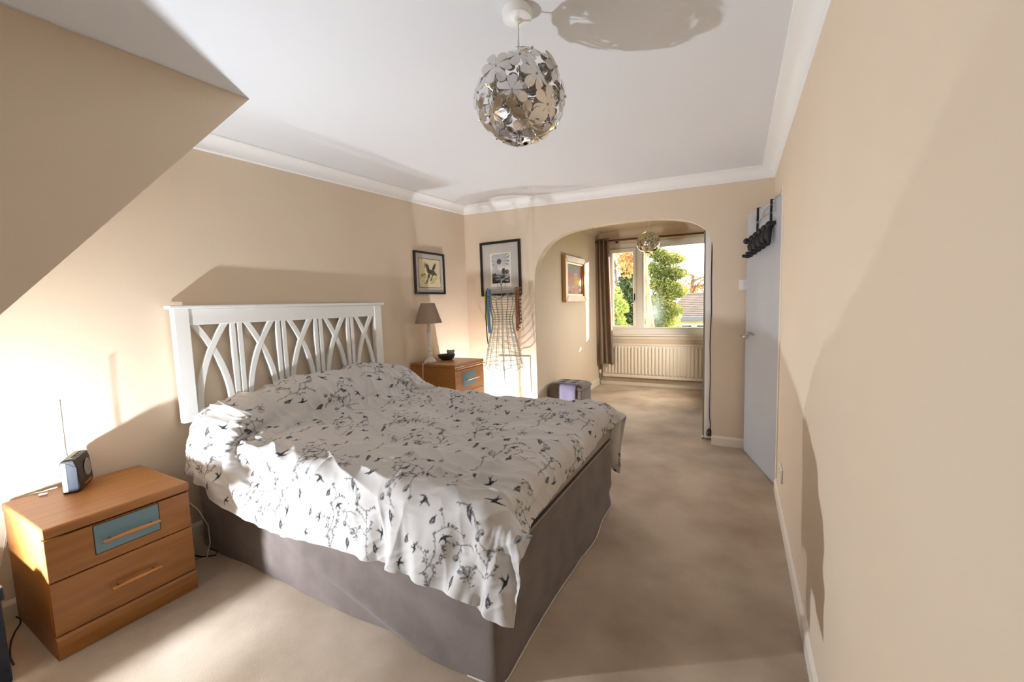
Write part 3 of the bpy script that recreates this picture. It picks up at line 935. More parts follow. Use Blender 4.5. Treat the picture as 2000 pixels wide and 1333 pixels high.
# ================================================================== CABINETS
def bar_handle(parent, x, y0, y1, z, tilt=0.0, proud=.028):
    h = build(MB().tube([(x + proud, y0, z), (x + proud, (y0 + y1) / 2, z + .001), (x + proud, y1, z)], [.0055, .008, .0055], 10), 'handle', 'wood_handle', parent, smooth=50)
    for y in (y0 + (y1 - y0) * .14, y1 - (y1 - y0) * .14):
        build(MB().tube([(x, y, z), (x + proud - .003, y, z)], .0038, 8), 'pin', 'steel', h, smooth=50)
def cabinet_near():
    y0, y1, xf = 0.436, 0.906, 0.532
    c = thing('bedside_cabinet', 'low oak two-drawer bedside cabinet in front carrying the portable radio', 'cabinet', (0.28, 0.67, 0))
    build(MB().box(.022, xf - .0165, y0, y0 + .018, 0, .488).box(.022, xf - .0165, y1 - .018, y1, 0, .488).box(.022, .03, y0 + .018, y1 - .018, 0, .488).box(.03, xf - .03, y0 + .018, y1 - .018, .085, .1), 'carcass', 'wood', c, bevel=.0015)
    build(box(.02, xf + .012, y0 - .004, y1 + .004, .489, .530), 'top', 'wood', c, bevel=.010, seg=4)
    build(MB().prism([(xf - .016, 0), (xf + .004, 0), (xf + .009, .05), (xf + .007, .082), (xf - .002, .092), (xf - .016, .093)], (0, y0 + .0005, 0), (1, 0, 0), (0, 0, 1), (0, 1, 0), y1 - y0 - .001), 'plinth', 'wood', c, bevel=.002)
    d = build(box(xf - .016, xf + .003, y0 + .001, y1 - .001, .098, .309), 'drawer', 'wood', c, bevel=.002)
    bar_handle(d, xf + .003, .600, .768, .198)
    d = build(box(xf - .016, xf + .003, y0 + .001, y1 - .001, .314, .482), 'drawer', 'wood', c, bevel=.002)
    build(box(xf + .0031, xf + .0046, .574, .786, .358, .476), 'glass_inset', 'frosted_glass', d, bevel=.0008)
    build(MB().box(xf + .0025, xf + .0038, .571, .789, .476, .479).box(xf + .0025, xf + .0038, .571, .789, .355, .358).box(xf + .0025, xf + .0038, .571, .574, .358, .476).box(xf + .0025, xf + .0038, .786, .789, .358, .476), 'inset_rim', 'wood_dark_gap', d)
    bar_handle(d, xf + .003, .590, .780, .407)
def cabinet_far():
    y0, y1, xf, H = 3.015, 3.500, 0.545, 0.782
    c = thing('bedside_cabinet', 'taller oak drawer cabinet in the corner carrying the table lamp', 'cabinet', (0.28, 3.26, 0))
    build(MB().box(.022, xf - .004, y0, y0 + .018, 0, H - .03).box(.022, xf - .004, y1 - .018, y1, 0, H - .03).box(.022, .03, y0 + .018, y1 - .018, 0, H - .03), 'carcass', 'wood', c, bevel=.0015)
    build(box(.02, xf + .006, y0 - .004, y1 + .004, H - .029, H), 'top', 'wood', c, bevel=.006, seg=3)
    build(box(xf - .016, xf + .006, y0 + .0185, y1 - .0185, 0, .09), 'plinth', 'wood', c, bevel=.002)
    for i, (a, b) in enumerate(((.098, .300), (.305, .510), (.515, .722))):
        d = build(box(xf - .016, xf + .003, y0 + .001, y1 - .001, a, b), 'drawer', 'wood', c, bevel=.002)
        if i == 2:
            build(box(xf + .0031, xf + .0046, 3.135, 3.345, .560, .690), 'glass_inset', 'frosted_glass', d, bevel=.0008)
            bar_handle(d, xf + .003, 3.16, 3.37, .622)
        else:
            bar_handle(d, xf + .003, 3.16, 3.37, (a + b) / 2)
    build(box(xf - .016, xf + .003, y0 + .001, y1 - .001, .727, H - .030), 'top_rail', 'wood', c, bevel=.002)
    bar_handle(c, xf + .003, 3.02, 3.495, .745, proud=.020)
cabinet_near()
cabinet_far()

# ================================================================== SMALL THINGS ON THE CABINETS
def radio():
    r = thing('portable_radio', 'black portable radio with a raised aerial on the near cabinet', 'radio', (0.15, 0.66, .531))
    A = Vector((0.172, 0.583, .531)); B = Vector((0.029, 0.666, .531))
    d = (B - A).normalized(); n = Vector((0, 0, 1)).cross(d) * -1          # n towards the room (+x)
    L = (B - A).length; Dp = .060; H = .152; Z = Vector((0, 0, 1))
    P = lambda u, o, z: A + d * u + n * o + Z * z
    build(MB().prism([(0, 0), (Dp * .9, 0), (Dp, .02), (Dp * .92, H * .8), (Dp * .80, H), (0.006, H), (0, H - .01)], A, n, Z, d, L), 'body', 'black_plastic', r, bevel=.005, seg=3)
    build(MB().prism([(.004, .008), (.020, .008), (.020, H - .012), (.006, H - .012)], A - d * .0015, n, Z, d, .0014), 'end_trim', 'steel', r)
    build(MB().prism([(.023, .006), (Dp - .008, .010), (Dp * .9, H * .75), (.023, H - .014)], A - d * .0012, n, Z, d, .0012), 'end_panel', 'radio_blue', r)
    build(MB().obox(P(0, 0, H), d, n, Z, .012, L - .012, .010, .042, 0.0005, .004), 'top_panel', 'radio_grey', r, bevel=.001)
    for k in range(4):
        build(MB().obox(P(0, 0, H), d, n, Z, .03 + k * .028, .048 + k * .028, .030, .038, .0042, .007), 'button', 'black_matt', r, bevel=.001)
    sp = MB().lathe([(0, 0), (.038, 0), (.040, .002), (.036, .005), (.034, .003), (0.0, .003)], P(L * .66, Dp * .95, H * .55), 28, d, Z, n)
    build(sp, 'dial', 'radio_grey', r, smooth=40)
    build(MB().obox(P(0, 0, 0), d, n, Z, .05, .13, Dp + .0005, Dp + .002, .018, .024), 'badge', 'wood_handle', r)
    a0 = P(.075, .006, H + .002)
    build(MB().tube([a0, a0 + Vector((0, 0, .09))], .0028, 8).tube([a0 + Vector((0, 0, .09)), a0 + Vector((.002, 0, .262))], .0019, 8).sphere(a0 + Vector((.002, 0, .264)), .004, 10, 6), 'aerial', 'chrome', r, smooth=50)
    tag(build(MB().tube([(.105, .585, .555), (.07, .56, .545), (.045, .55, .536), (.028, .53, .536), (.012, .50, .52), (.010, .44, .40), (.010, .40, .20)], .0022, 6), 'radio_cable', 'cable_white', None, (.06, .55, .535), smooth=60), 'thin pale cable leading from the radio to the wall', 'cable')
    tag(build(MB().tube([(.086, .530, .5365), (.098, .556, .5365)], .0055, 10), 'foam_earplug', 'plastic_white', None, (.09, .54, .5305), smooth=50, bevel=.002), 'tiny white earplug lying on the near cabinet', 'earplug')
radio()

def table_lamp():
    c = (0.165, 3.135, .782)
    l = thing('table_lamp', 'table lamp with a taupe linen shade on turned white stem', 'lamp', c)
    build(MB().lathe([(0.0, 0), (.062, 0), (.062, .012), (.056, .020), (.040, .030), (.028, .050), (.023, .058)], c, 6), 'base', 'lamp_white', l, bevel=.002)
    build(MB().lathe([(.021, .056), (.024, .064), (.026, .072), (.026, .090), (.020, .098), (.021, .106), (.024, .114), (.018, .122), (.016, .20), (.018, .27), (.022, .28), (.022, .29), (.018, .297), (.022, .304), (.022, .315), (.015, .33), (.013, .39)], c, 20), 'stem', 'lamp_white', l, smooth=45)
    build(MB().lathe([(.0125, .392), (.014, .394), (.014, .43), (.008, .436)], c, 14), 'bulb_holder', 'plastic_white', l, smooth=45)
    z0, z1, r0, r1 = .385, .575, .130, .068
    s = build(MB().lathe([(r0, z0), (r1, z1)], c, 40, capb=False, capt=False).lathe([(r1 - .002, z1), (r0 - .002, z0)], c, 40, capb=False, capt=False), 'shade', 'shade_linen', l, smooth=60)
    for r_, z_ in ((r0, z0), (r1, z1)):
        hem = MB().tube([(c[0] + r_ * math.cos(a), c[1] + r_ * math.sin(a), c[2] + z_) for a in np.linspace(0, 2 * PI, 40, endpoint=False)], .003, 6, closed=True)
        build(hem, 'hem', 'shade_linen', s, smooth=60)
    sp = MB()
    for a in (0, 2.1, 4.2):
        sp.tube([(c[0], c[1], c[2] + .432), (c[0] + (r1 - .002) * math.cos(a), c[1] + (r1 - .002) * math.sin(a), c[2] + z1 - .01)], .0018, 6)
    build(sp, 'shade_carrier', 'steel', s)
    build(MB().tube([(c[0] + .01, c[1] - .06, .788), (c[0] + .02, c[1] - .105, .787), (c[0] + .022, 2.998, .778), (c[0] + .024, 2.990, .70), (c[0] + .020, 2.985, .5), (c[0] - .03, 2.97, .25), (c[0] - .05, 2.96, .02)], .003, 6), 'cord', 'plastic_white', l, smooth=60)
table_lamp()
def bowl():
    c = Vector((0.215, 3.33, .782))
    tag(build(MB().lathe([(.0, 0), (.050, 0), (.074, .018), (.086, .040), (.090, .052), (.084, .054), (.078, .046), (.06, .024), (.0, .018)], c, 26), 'stone_bowl', 'stone_dark', None, c, smooth=50), 'dark mottled stone bowl beside the table lamp', 'bowl')
    s = MB().sphere((c.x + .02, c.y + .045, c.z + .068), .034, 14, 10, (1, 1.25, .8)).sphere((c.x + .028, c.y + .080, c.z + .080), .016, 10, 7).sphere((c.x + .012, c.y + .012, c.z + .083), .015, 10, 7, (1, .8, 1.3)).tube([(c.x + .02, c.y + .03, c.z + .03), (c.x + .02, c.y + .04, c.z + .06)], .02, 8)
    tag(build(s, 'stone_ornament', 'stone_grey', None, (c.x + .02, c.y + .045, c.z + .03), smooth=60), 'small pale grey stone animal sitting in the dark bowl', 'ornament')
bowl()

# ================================================================== DRESS FORM
def dress_form():
    cx, cy = 0.618, 3.795
    t = thing('wire_dress_form', 'green-grey wire dress form on a pole before the hatch', 'dress form', (cx, cy, 0))
    prof = [(0.655, .225, .175), (.70, .214, .168), (.80, .190, .155), (.90, .166, .140), (1.0, .142, .120), (1.08, .122, .104), (1.165, .112, .092), (1.22, .122, .098), (1.28, .148, .112), (1.33, .166, .124), (1.37, .174, .124), (1.41, .172, .112), (1.445, .170, .095)]
    zz = [p[0] for p in prof]
    def rad(z):
        return np.interp(z, zz, [p[1] for p in prof]), np.interp(z, zz, [p[2] for p in prof])
    def pt(a, z):
        rx, ry = rad(z)
        return (cx + rx * math.sin(a), cy - ry * math.cos(a), z)
    def topz(a):
        f = math.cos(a)                              # +1 front
        return 1.445 - .075 * max(0, f) ** 6 - .03 * max(0, -f)
    def hem(a):
        return .655 + .014 * math.cos(9 * a)
    NV = 16
    R = .0030
    for k in range(NV):
        a = 2 * PI * k / NV
        z0, z1 = hem(a), topz(a)
        build(MB().tube([pt(a, z0 + (z1 - z0) * i / 26) for i in range(27)], R, 5), 'upright_wire', 'wire_green', t, smooth=60)
    z = .70
    while z < 1.44:
        pts = [pt(2 * PI * i / 48, min(z, topz(2 * PI * i / 48) - .002)) for i in range(48)]
        build(MB().tube(pts, R * .8, 5, closed=True), 'hoop_wire', 'wire_green', t, smooth=60)
        z += .046 if z < 1.1 else .026
    build(MB().tube([pt(2 * PI * i / 72, hem(2 * PI * i / 72)) for i in range(72)], R * 1.2, 5, closed=True), 'hem_wire', 'wire_green', t, smooth=60)
    build(MB().tube([pt(2 * PI * i / 60, topz(2 * PI * i / 60)) for i in range(60)], R * 1.2, 5, closed=True), 'neckline_wire', 'wire_green', t, smooth=60)
    sh = MB()
    for s in (-1, 1):
        sh.tube([(cx + s * .172, cy, 1.44), (cx + s * .176, cy, 1.475), (cx + s * .165, cy, 1.483), (cx, cy, 1.487)], R, 6)
        sh.tube([(cx + s * .172, cy, 1.44), (cx + s * .12, cy - .03, 1.425), (cx + s * .06, cy - .07, 1.412), (cx, cy - .085, 1.375)], R, 6)
    build(sh, 'shoulder_wire', 'wire_green', t, smooth=60)
    fn = MB()
    for s in (-1, 1):
        fn.tube([(cx, cy, 1.50)] + [(cx + s * (.028 + .020 * math.cos(a)), cy, 1.53 + .022 * math.sin(a)) for a in np.linspace(PI, -2.2, 14)], R, 6)
        fn.tube([(cx, cy, 1.50), (cx + s * .03, cy, 1.495), (cx + s * .05, cy, 1.508), (cx + s * .045, cy, 1.52)], R, 6)
    fn.sphere((cx, cy, 1.56), .010, 10, 7)
    fn.tube([(cx, cy, 1.38), (cx, cy, 1.555)], .004, 6)
    build(fn, 'scroll_finial', 'wire_green', t, smooth=60)
    build(MB().tube([(cx, cy, .16), (cx, cy, .66)], .0095, 12).tube([(cx, cy, .66), (cx, cy, 1.40)], .004, 8), 'pole', 'pole_pale', t, smooth=50)
    for z_, col in ((.70, 1),):
        for k in range(4):
            a = k * PI / 2
            build(MB().tube([(cx, cy, z_ + .02), pt(a, z_)], .0025, 5), 'spoke', 'wire_green', t)
    for k in range(3):
        a = .9 + k * 2.094
        pts = [(cx, cy, .20), (cx + .07 * math.cos(a), cy + .07 * math.sin(a), .17), (cx + .15 * math.cos(a), cy + .15 * math.sin(a), .07), (cx + .19 * math.cos(a), cy + .19 * math.sin(a), .012), (cx + .215 * math.cos(a), cy + .215 * math.sin(a), .010)]
        build(MB().tube(pts, .0065, 8), 'leg', 'wire_green', t, smooth=60)
    # hung on the shoulders
    def strap(name, pts, w, th, m, lab, cat):
        P = [Vector(p) for p in pts]
        mb = MB()
        vs, fs = [], []
        for p in P:
            vs += [p + Vector((-w, -th, 0)), p + Vector((w, -th, 0)), p + Vector((w, th, 0)), p + Vector((-w, th, 0))]
        for i in range(len(P) - 1):
            for j in range(4):
                l = (j + 1) % 4
                fs.append((i * 4 + j, i * 4 + l, i * 4 + 4 + l, i * 4 + 4 + j))
        fs += [(3, 2, 1, 0), tuple((len(P) - 1) * 4 + j for j in range(4))]
        tag(build(mb.add(vs, fs), name, m, None, P[0], smooth=50), lab, cat)
    xl = cx - .176
    strap('ribbon', [(xl - .008, cy - .012, 1.30), (xl - .016, cy - .022, 1.40), (xl - .006, cy - .018, 1.475), (xl - .002, cy, 1.492), (xl - .006, cy + .018, 1.475), (xl - .024, cy + .022, 1.35), (xl - .022, cy + .02, 1.10)], .013, .002, 'ribbon_yellow', 'bright yellow ribbon hanging from the left shoulder of the dress form', 'ribbon')
    strap('ribbon', [(xl + .020, cy - .014, 1.02), (xl + .018, cy - .024, 1.25), (xl + .014, cy - .022, 1.40), (xl + .014, cy - .018, 1.478), (xl + .014, cy, 1.496), (xl + .014, cy + .018, 1.478), (xl + .016, cy + .022, 1.25)], .017, .002, 'ribbon_blue', 'sky blue ribbon hanging from the left shoulder of the dress form', 'ribbon')
    strap('lanyard', [(xl + .004, cy - .030, .90), (xl - .004, cy - .032, .98), (xl - .014, cy - .030, 1.2), (xl + .000, cy - .026, 1.46), (xl + .002, cy, 1.499), (xl + .002, cy + .024, 1.46), (xl - .010, cy + .026, 1.05)], .005, .003, 'ribbon_black', 'long black lanyard hanging between the yellow and blue ribbons', 'lanyard')
    xr = cx + .178
    for j, (dx, n_, zb) in enumerate(((0.0, 16, 1.055), (.019, 15, 1.075), (.036, 13, 1.13))):
        lab = ('innermost', 'middle', 'outermost')[j]
        nk = thing('bead_necklace', lab + ' brown bead strand hanging from the right shoulder of the dress form', 'necklace', (xr + dx, cy, zb), 'brown bead strands on the dress form')
        bm_ = MB().sphere((0, 0, 0), .0102, 8, 6, (1, 1, 1.15))
        bme = bpy.data.meshes.new('bead'); bme.from_pydata(bm_.v, [], bm_.f); bme.materials.append(MATS['bead_brown'])
        def bead(x_, y_, z_):
            o_ = bpy.data.objects.new('bead', bme); COL.objects.link(o_); o_.parent = nk
            o_.location = Vector((x_, y_, z_)) - ORG[nk.name]
        for i in range(n_ + 6):
            f = i / (n_ + 5)
            z_ = zb + (1.488 - zb) * f
            bead(xr + dx - .012 * (1 - f) * (j - .4), cy - .022 - .004 * math.sin(i), z_)
            if i % 2 == 0:
                bead(xr + dx - .006 * (1 - f), cy + .022, z_)
        build(MB().tube([(xr + dx, cy - .022, zb), (xr + dx, cy - .022, 1.485), (xr + dx, cy, 1.499), (xr + dx, cy + .022, 1.485), (xr + dx, cy + .022, zb + .02)], .0025, 6), 'string', 'ribbon_black', nk)
dress_form()

# ================================================================== PICTURES
def art_panel(name, parent, o, au, av, an, w, h, nu, nv, fn, material='art'):
    """coloured picture surface; fn(U,V)->rgb in 0..1 sRGB"""
    U, V = np.meshgrid(np.linspace(0, 1, nu), np.linspace(0, 1, nv), indexing='ij')
    c = fn(U, V)
    c = np.where(c <= .04045, c / 12.92, ((c + .055) / 1.055) ** 2.4)
    o, au, av, an = (np.array(q, float) for q in (o, au, av, an))
    P = o + (U[..., None] - .5) * w * au + (V[..., None] - .5) * h * av
    m = MB().grid(P)
    ob = build(m, name, material, parent)
    color_attr(ob.data, c.reshape(-1, 3))
    return ob
def blobs(U, V, lst):
    a = np.zeros_like(U)
    for x, y, rx, ry, ang, s in lst:
        c, n = math.cos(ang), math.sin(ang)
        dx, dy = U - x, V - y
        d = ((dx * c + dy * n) / rx) ** 2 + ((-dx * n + dy * c) / ry) ** 2
        a = np.maximum(a, s * np.clip(1.6 - d, 0, 1))
    return a
def mixc(base, col, a):
    return base * (1 - a[..., None]) + np.array(col) * a[..., None]
def horse(U, V):
    g = .06 * (vnoise(U * 30, V * 30, 71) - .5)
    b = np.ones(U.shape + (3,)) * np.array((.87, .81, .66)) + g[..., None]
    b = mixc(b, (.62, .62, .36), .6 * np.clip((vnoise(U * 9, V * 14, 72) - .45) * 3, 0, 1) * np.exp(-((V - .30) / .16) ** 2))
    ink = blobs(U, V, [(.52, .55, .16, .08, -.25, .95), (.40, .70, .07, .13, .35, .95), (.34, .80, .05, .035, .9, .9), (.70, .72, .05, .16, -.5, .95), (.66, .52, .09, .09, 0, .9), (.79, .47, .04, .05, .5, .8),
                       (.40, .33, .025, .15, -.2, .9), (.34, .20, .035, .05, -.4, .85), (.58, .34, .022, .12, -.45, .9), (.52, .25, .02, .04, .3, .85), (.46, .40, .04, .08, 0, .8), (.27, .78, .02, .12, -.1, .6), (.25, .45, .05, .03, 0, .5), (.15, .42, .05, .03, 0, .45), (.30, .13, .08, .02, 0, .5), (.62, .16, .1, .02, .2, .35)])
    ink *= .72 + .4 * (vnoise(U * 26, V * 26, 73) - .2)
    b = mixc(b, (.14, .11, .10), np.clip(ink, 0, 1))
    return np.clip(b, 0, 1)
def landscape(U, V):
    b = np.ones(U.shape + (3,)) * .78
    rr = np.hypot(U - .42, (V - .74) * 1.35); an = np.arctan2(V - .74, U - .42)
    rays = (np.sin(an * 26 + 3 * vnoise(U * 8, V * 8, 81)) > .1) * (rr > .17) * np.clip((V - .35) * 4, 0, 1)
    b = mixc(b, (.25, .23, .21), .32 * rays)
    b = mixc(b, (.88, .86, .82), np.clip((vnoise(U * 5, V * 6, 82) - .4) * 3, 0, 1) * np.exp(-((V - .5) / .14) ** 2))
    b = mixc(b, (.26, .25, .24), np.clip(1 - (rr / .15) ** 6, 0, 1) * (.75 + .3 * vnoise(U * 20, V * 20, 83)))
    b = mixc(b, (.20, .19, .17), np.clip((.34 - V) * 8, 0, 1) * np.clip(vnoise(U * 9, V * 22, 84) * 1.7 - .15, 0, 1))
    b = mixc(b, (.15, .14, .13), blobs(U, V, [(.66, .40, .10, .10, 0, .85), (.85, .38, .10, .07, 0, .8), (.12, .30, .12, .05, 0, .7)]) * (.5 + .7 * vnoise(U * 24, V * 24, 85)))
    b = mixc(b, (.12, .11, .10), np.clip((.07 - V) * 25, 0, 1))
    b *= (.86 + .28 * vnoise(U * 40, V * 40, 86))[..., None]
    return np.clip(b, 0, 1)
def abstract(U, V):
    b = np.ones(U.shape + (3,)) * np.array((.64, .55, .52))
    for i, c in enumerate(((.55, .55, .66), (.80, .50, .30), (.86, .68, .18), (.72, .42, .38), (.52, .56, .42), (.78, .66, .50))):
        b = mixc(b, c, np.clip((vnoise(U * 3.3 + i * 3, V * 4.5 + i * 5, 90 + i) - .52) * 7, 0, 1) * .85)
    b = mixc(b, (.93, .74, .15), blobs(U, V, [(.66, .42, .13, .08, 0, .8)]))
    b = mixc(b, (.85, .50, .45), blobs(U, V, [(.5, .15, .25, .08, .3, .7)]))
    return np.clip(b * (.9 + .2 * vnoise(U * 30, V * 30, 99))[..., None], 0, 1)
def frame(mb, o, au, av, an, w, h, bw, d0, d1):
    """four mitred rails, outer size w x h"""
    o, au, av, an = map(Vector, (o, au, av, an))
    Q = [(-w / 2, -h / 2), (w / 2, -h / 2), (w / 2, h / 2), (-w / 2, h / 2)]
    I = [(-w / 2 + bw, -h / 2 + bw), (w / 2 - bw, -h / 2 + bw), (w / 2 - bw, h / 2 - bw), (-w / 2 + bw, h / 2 - bw)]
    for k in range(4):
        l = (k + 1) % 4
        pl = [Q[k], Q[l], I[l], I[k]]
        mb.prism(pl, o + an * d0, au, av, an, d1 - d0)
    return mb
def pictures():
    # horse picture on the left wall
    o = Vector((0, 3.378, 1.668)); au, av, an = Vector((0, 1, 0)), Vector((0, 0, 1)), Vector((1, 0, 0))
    w, h = .475, .430
    p = thing('framed_picture', 'black-framed painting of a galloping dark horse above the table lamp', 'picture', o)
    build(frame(MB(), o, au, av, an, w, h, .020, .002, .024), 'frame', 'frame_black', p, bevel=.002)
    build(MB().obox(o, au, av, an, -w / 2 + .018, w / 2 - .018, -h / 2 + .018, h / 2 - .018, .004, .010), 'mount', 'mount_grey', p)
    art_panel('painting', p, o + an * .0108, au, av, an, .335, .285, 90, 78, horse)
    build(frame(MB(), o, au, av, an, .345, .295, .004, .0101, .0112), 'inner_line', 'frame_black', p)
    # etching on the back wall
    o = Vector((.474, YB, 1.725)); au, an = Vector((1, 0, 0)), Vector((0, -1, 0))
    w, h = .515, .605
    p = thing('framed_picture', 'large black-framed monochrome landscape print behind the dress form', 'picture', o)
    build(frame(MB(), o, au, av, an, w, h, .026, .002, .026), 'frame', 'frame_black', p, bevel=.002)
    build(MB().obox(o, au, av, an, -w / 2 + .024, w / 2 - .024, -h / 2 + .024, h / 2 - .024, .004, .010), 'mount', 'mount_grey', p)
    build(MB().obox(o, au, av, an, -.132, .134, -.200, .175, .010, .0112), 'inner_mount', 'mount_white', p)
    art_panel('print', p, o + an * .0118 + Vector((.003, 0, .000)), au, av, an, .226, .325, 70, 100, landscape)
    # painting in the alcove
    o = Vector((.862, 5.30, 1.628)); au, an = Vector((0, 1, 0)), Vector((1, 0, 0))
    w, h = .80, .60
    p = thing('framed_painting', 'gilt and pale wood framed abstract painting on the alcove side wall', 'painting', o)
    build(frame(MB(), o, au, av, an, w, h, .085, .003, .052), 'frame', 'frame_wood', p, bevel=.008)
    build(frame(MB(), o, au, av, an, w - .17, h - .17, .022, .006, .036), 'gilt_slip', 'frame_gold', p, bevel=.003)
    art_panel('canvas', p, o + an * .018, au, av, an, w - .19, h - .19, 70, 60, abstract)
pictures()

# ================================================================== PENDANT LAMPS
def flower_mesh(R, seed=0):
    """six-lobed disc bent to the sphere of radius R, facing +Z, its centre at (0,0,R)"""
    k6 = 6
    rp, dp, rc = R * .108, R * .250, R * .120
    N = 72
    out = []
    for i in range(N):
        th = 2 * PI * i / N
        r = rc
        for k in range(k6):
            a = th - 2 * PI * k / k6
            q = rp * rp - (dp * math.sin(a)) ** 2
            if q > 0 and math.cos(a) > 0:
                r = max(r, dp * math.cos(a) + math.sqrt(q))
        out.append(r)
    mb = MB()
    vs = [(0, 0, R)]
    for f in (.5, 1.0):
        for i in range(N):
            th = 2 * PI * i / N; r = out[i] * f
            vs.append((r * math.cos(th), r * math.sin(th), R - r * r / (2 * R) * 1.25))
    fs = []
    for i in range(N):
        j = (i + 1) % N
        fs += [(0, 1 + i, 1 + j), (1 + i, 1 + N + i, 1 + N + j, 1 + j)]
    mb.add(vs, fs)
    top = len(mb.v)
    mb.add([(x, y, z - R * .008) for x, y, z in vs], [q[::-1] for q in fs])
    for i in range(N):
        j = (i + 1) % N
        mb.f.append((1 + N + i, top + 1 + N + i, top + 1 + N + j, 1 + N + j))
    return mb
def pendant(name, c, R, zc, nfl, label, seed, watts=0):
    t = thing(name, label, 'ceiling lamp', (c[0], c[1], zc), 'chrome flower ball pendants')
    cz = c[2]
    build(MB().lathe([(.052, zc - .001), (.052, zc - .026), (.049, zc - .031), (.046, zc - .032), (.014, zc - .034), (.011, zc - .044), (.004, zc - .046)][::-1], (c[0], c[1], 0), 28), 'ceiling_rose', 'plastic_white', t, smooth=40)
    build(MB().tube([(c[0], c[1], zc - .04), (c[0] + .002, c[1], (zc + cz) / 2 + .1), (c[0], c[1], cz + .05)], .0035, 8), 'flex', 'plastic_white', t, smooth=50)
    build(MB().lathe([(.016, .02), (.020, .03), (.020, .055), (.012, .07), (.004, .075)], (c[0], c[1], cz), 16), 'lamp_holder', 'plastic_white', t, smooth=45)
    build(MB().lathe([(.002, -.055), (.015, -.05), (.024, -.032), (.024, -.018), (.017, .0), (.014, .02)], (c[0], c[1], cz), 18), 'bulb', 'brass_bulb', t, smooth=50)
    if watts:
        d_ = bpy.data.lights.new('bulb_light', 'POINT'); d_.energy = watts; d_.color = (1.0, .74, .46); d_.shadow_soft_size = .055
        lo_ = bpy.data.objects.new('bulb_light', d_); COL.objects.link(lo_); lo_.location = (c[0], c[1], cz)
    hub = build(MB().sphere((c[0], c[1], cz + R * .3), R * .12, 20, 12), 'hub', 'chrome', t, smooth=80)
    fm = flower_mesh(R)
    me = bpy.data.meshes.new('flower'); me.from_pydata(fm.v, [], fm.f); me.materials.append(MATS['chrome'])
    rod = MB().tube([(0, 0, R * .12), (0, 0, R * .995)], R * .012, 6).sphere((0, 0, R * 1.005), R * .028, 8, 6)
    rm = bpy.data.meshes.new('rod'); rm.from_pydata(rod.v, [], rod.f); rm.materials.append(MATS['steel'])
    rs = random.Random(seed)
    for k in range(nfl):
        z = 1 - 2 * (k + .5) / nfl
        if z > .93: continue
        a = k * 2.39996 + seed
        dirv = Vector((math.sqrt(1 - z * z) * math.cos(a), math.sqrt(1 - z * z) * math.sin(a), z))
        q = dirv.to_track_quat('Z', 'Y').to_matrix().to_4x4() @ Matrix.Rotation(rs.uniform(0, PI), 4, 'Z')
        sc = rs.choice((1.0, .965, 1.03))
        M = Matrix.Translation((0, 0, cz - zc)) @ q @ Matrix.Translation((0, 0, R)) @ Matrix.Rotation(rs.uniform(-.22, .22), 4, 'X') @ Matrix.Rotation(rs.uniform(-.22, .22), 4, 'Y') @ Matrix.Translation((0, 0, -R)) @ Matrix.Diagonal((1, 1, sc, 1))
        M = Matrix.Translation((0, 0, cz - zc)) @ Matrix.Diagonal((1, 1, .93, 1)) @ Matrix.Translation((0, 0, zc - cz)) @ M
        f = bpy.data.objects.new('flower', me); COL.objects.link(f); f.parent = t; f.matrix_local = M
        r = bpy.data.objects.new('rod', rm); COL.objects.link(r); r.parent = f
zc1 = zceil(2.113, 1.382)
pendant('pendant_lamp', (2.113, 1.382, 2.050), .160, zc1, 33, 'large chrome flower ball pendant lamp hanging over the bed', 1)
pendant('pendant_lamp', (1.784, 5.60, 2.065), .140, 2.40, 44, 'smaller chrome flower ball pendant lamp hanging in the window alcove', 2)

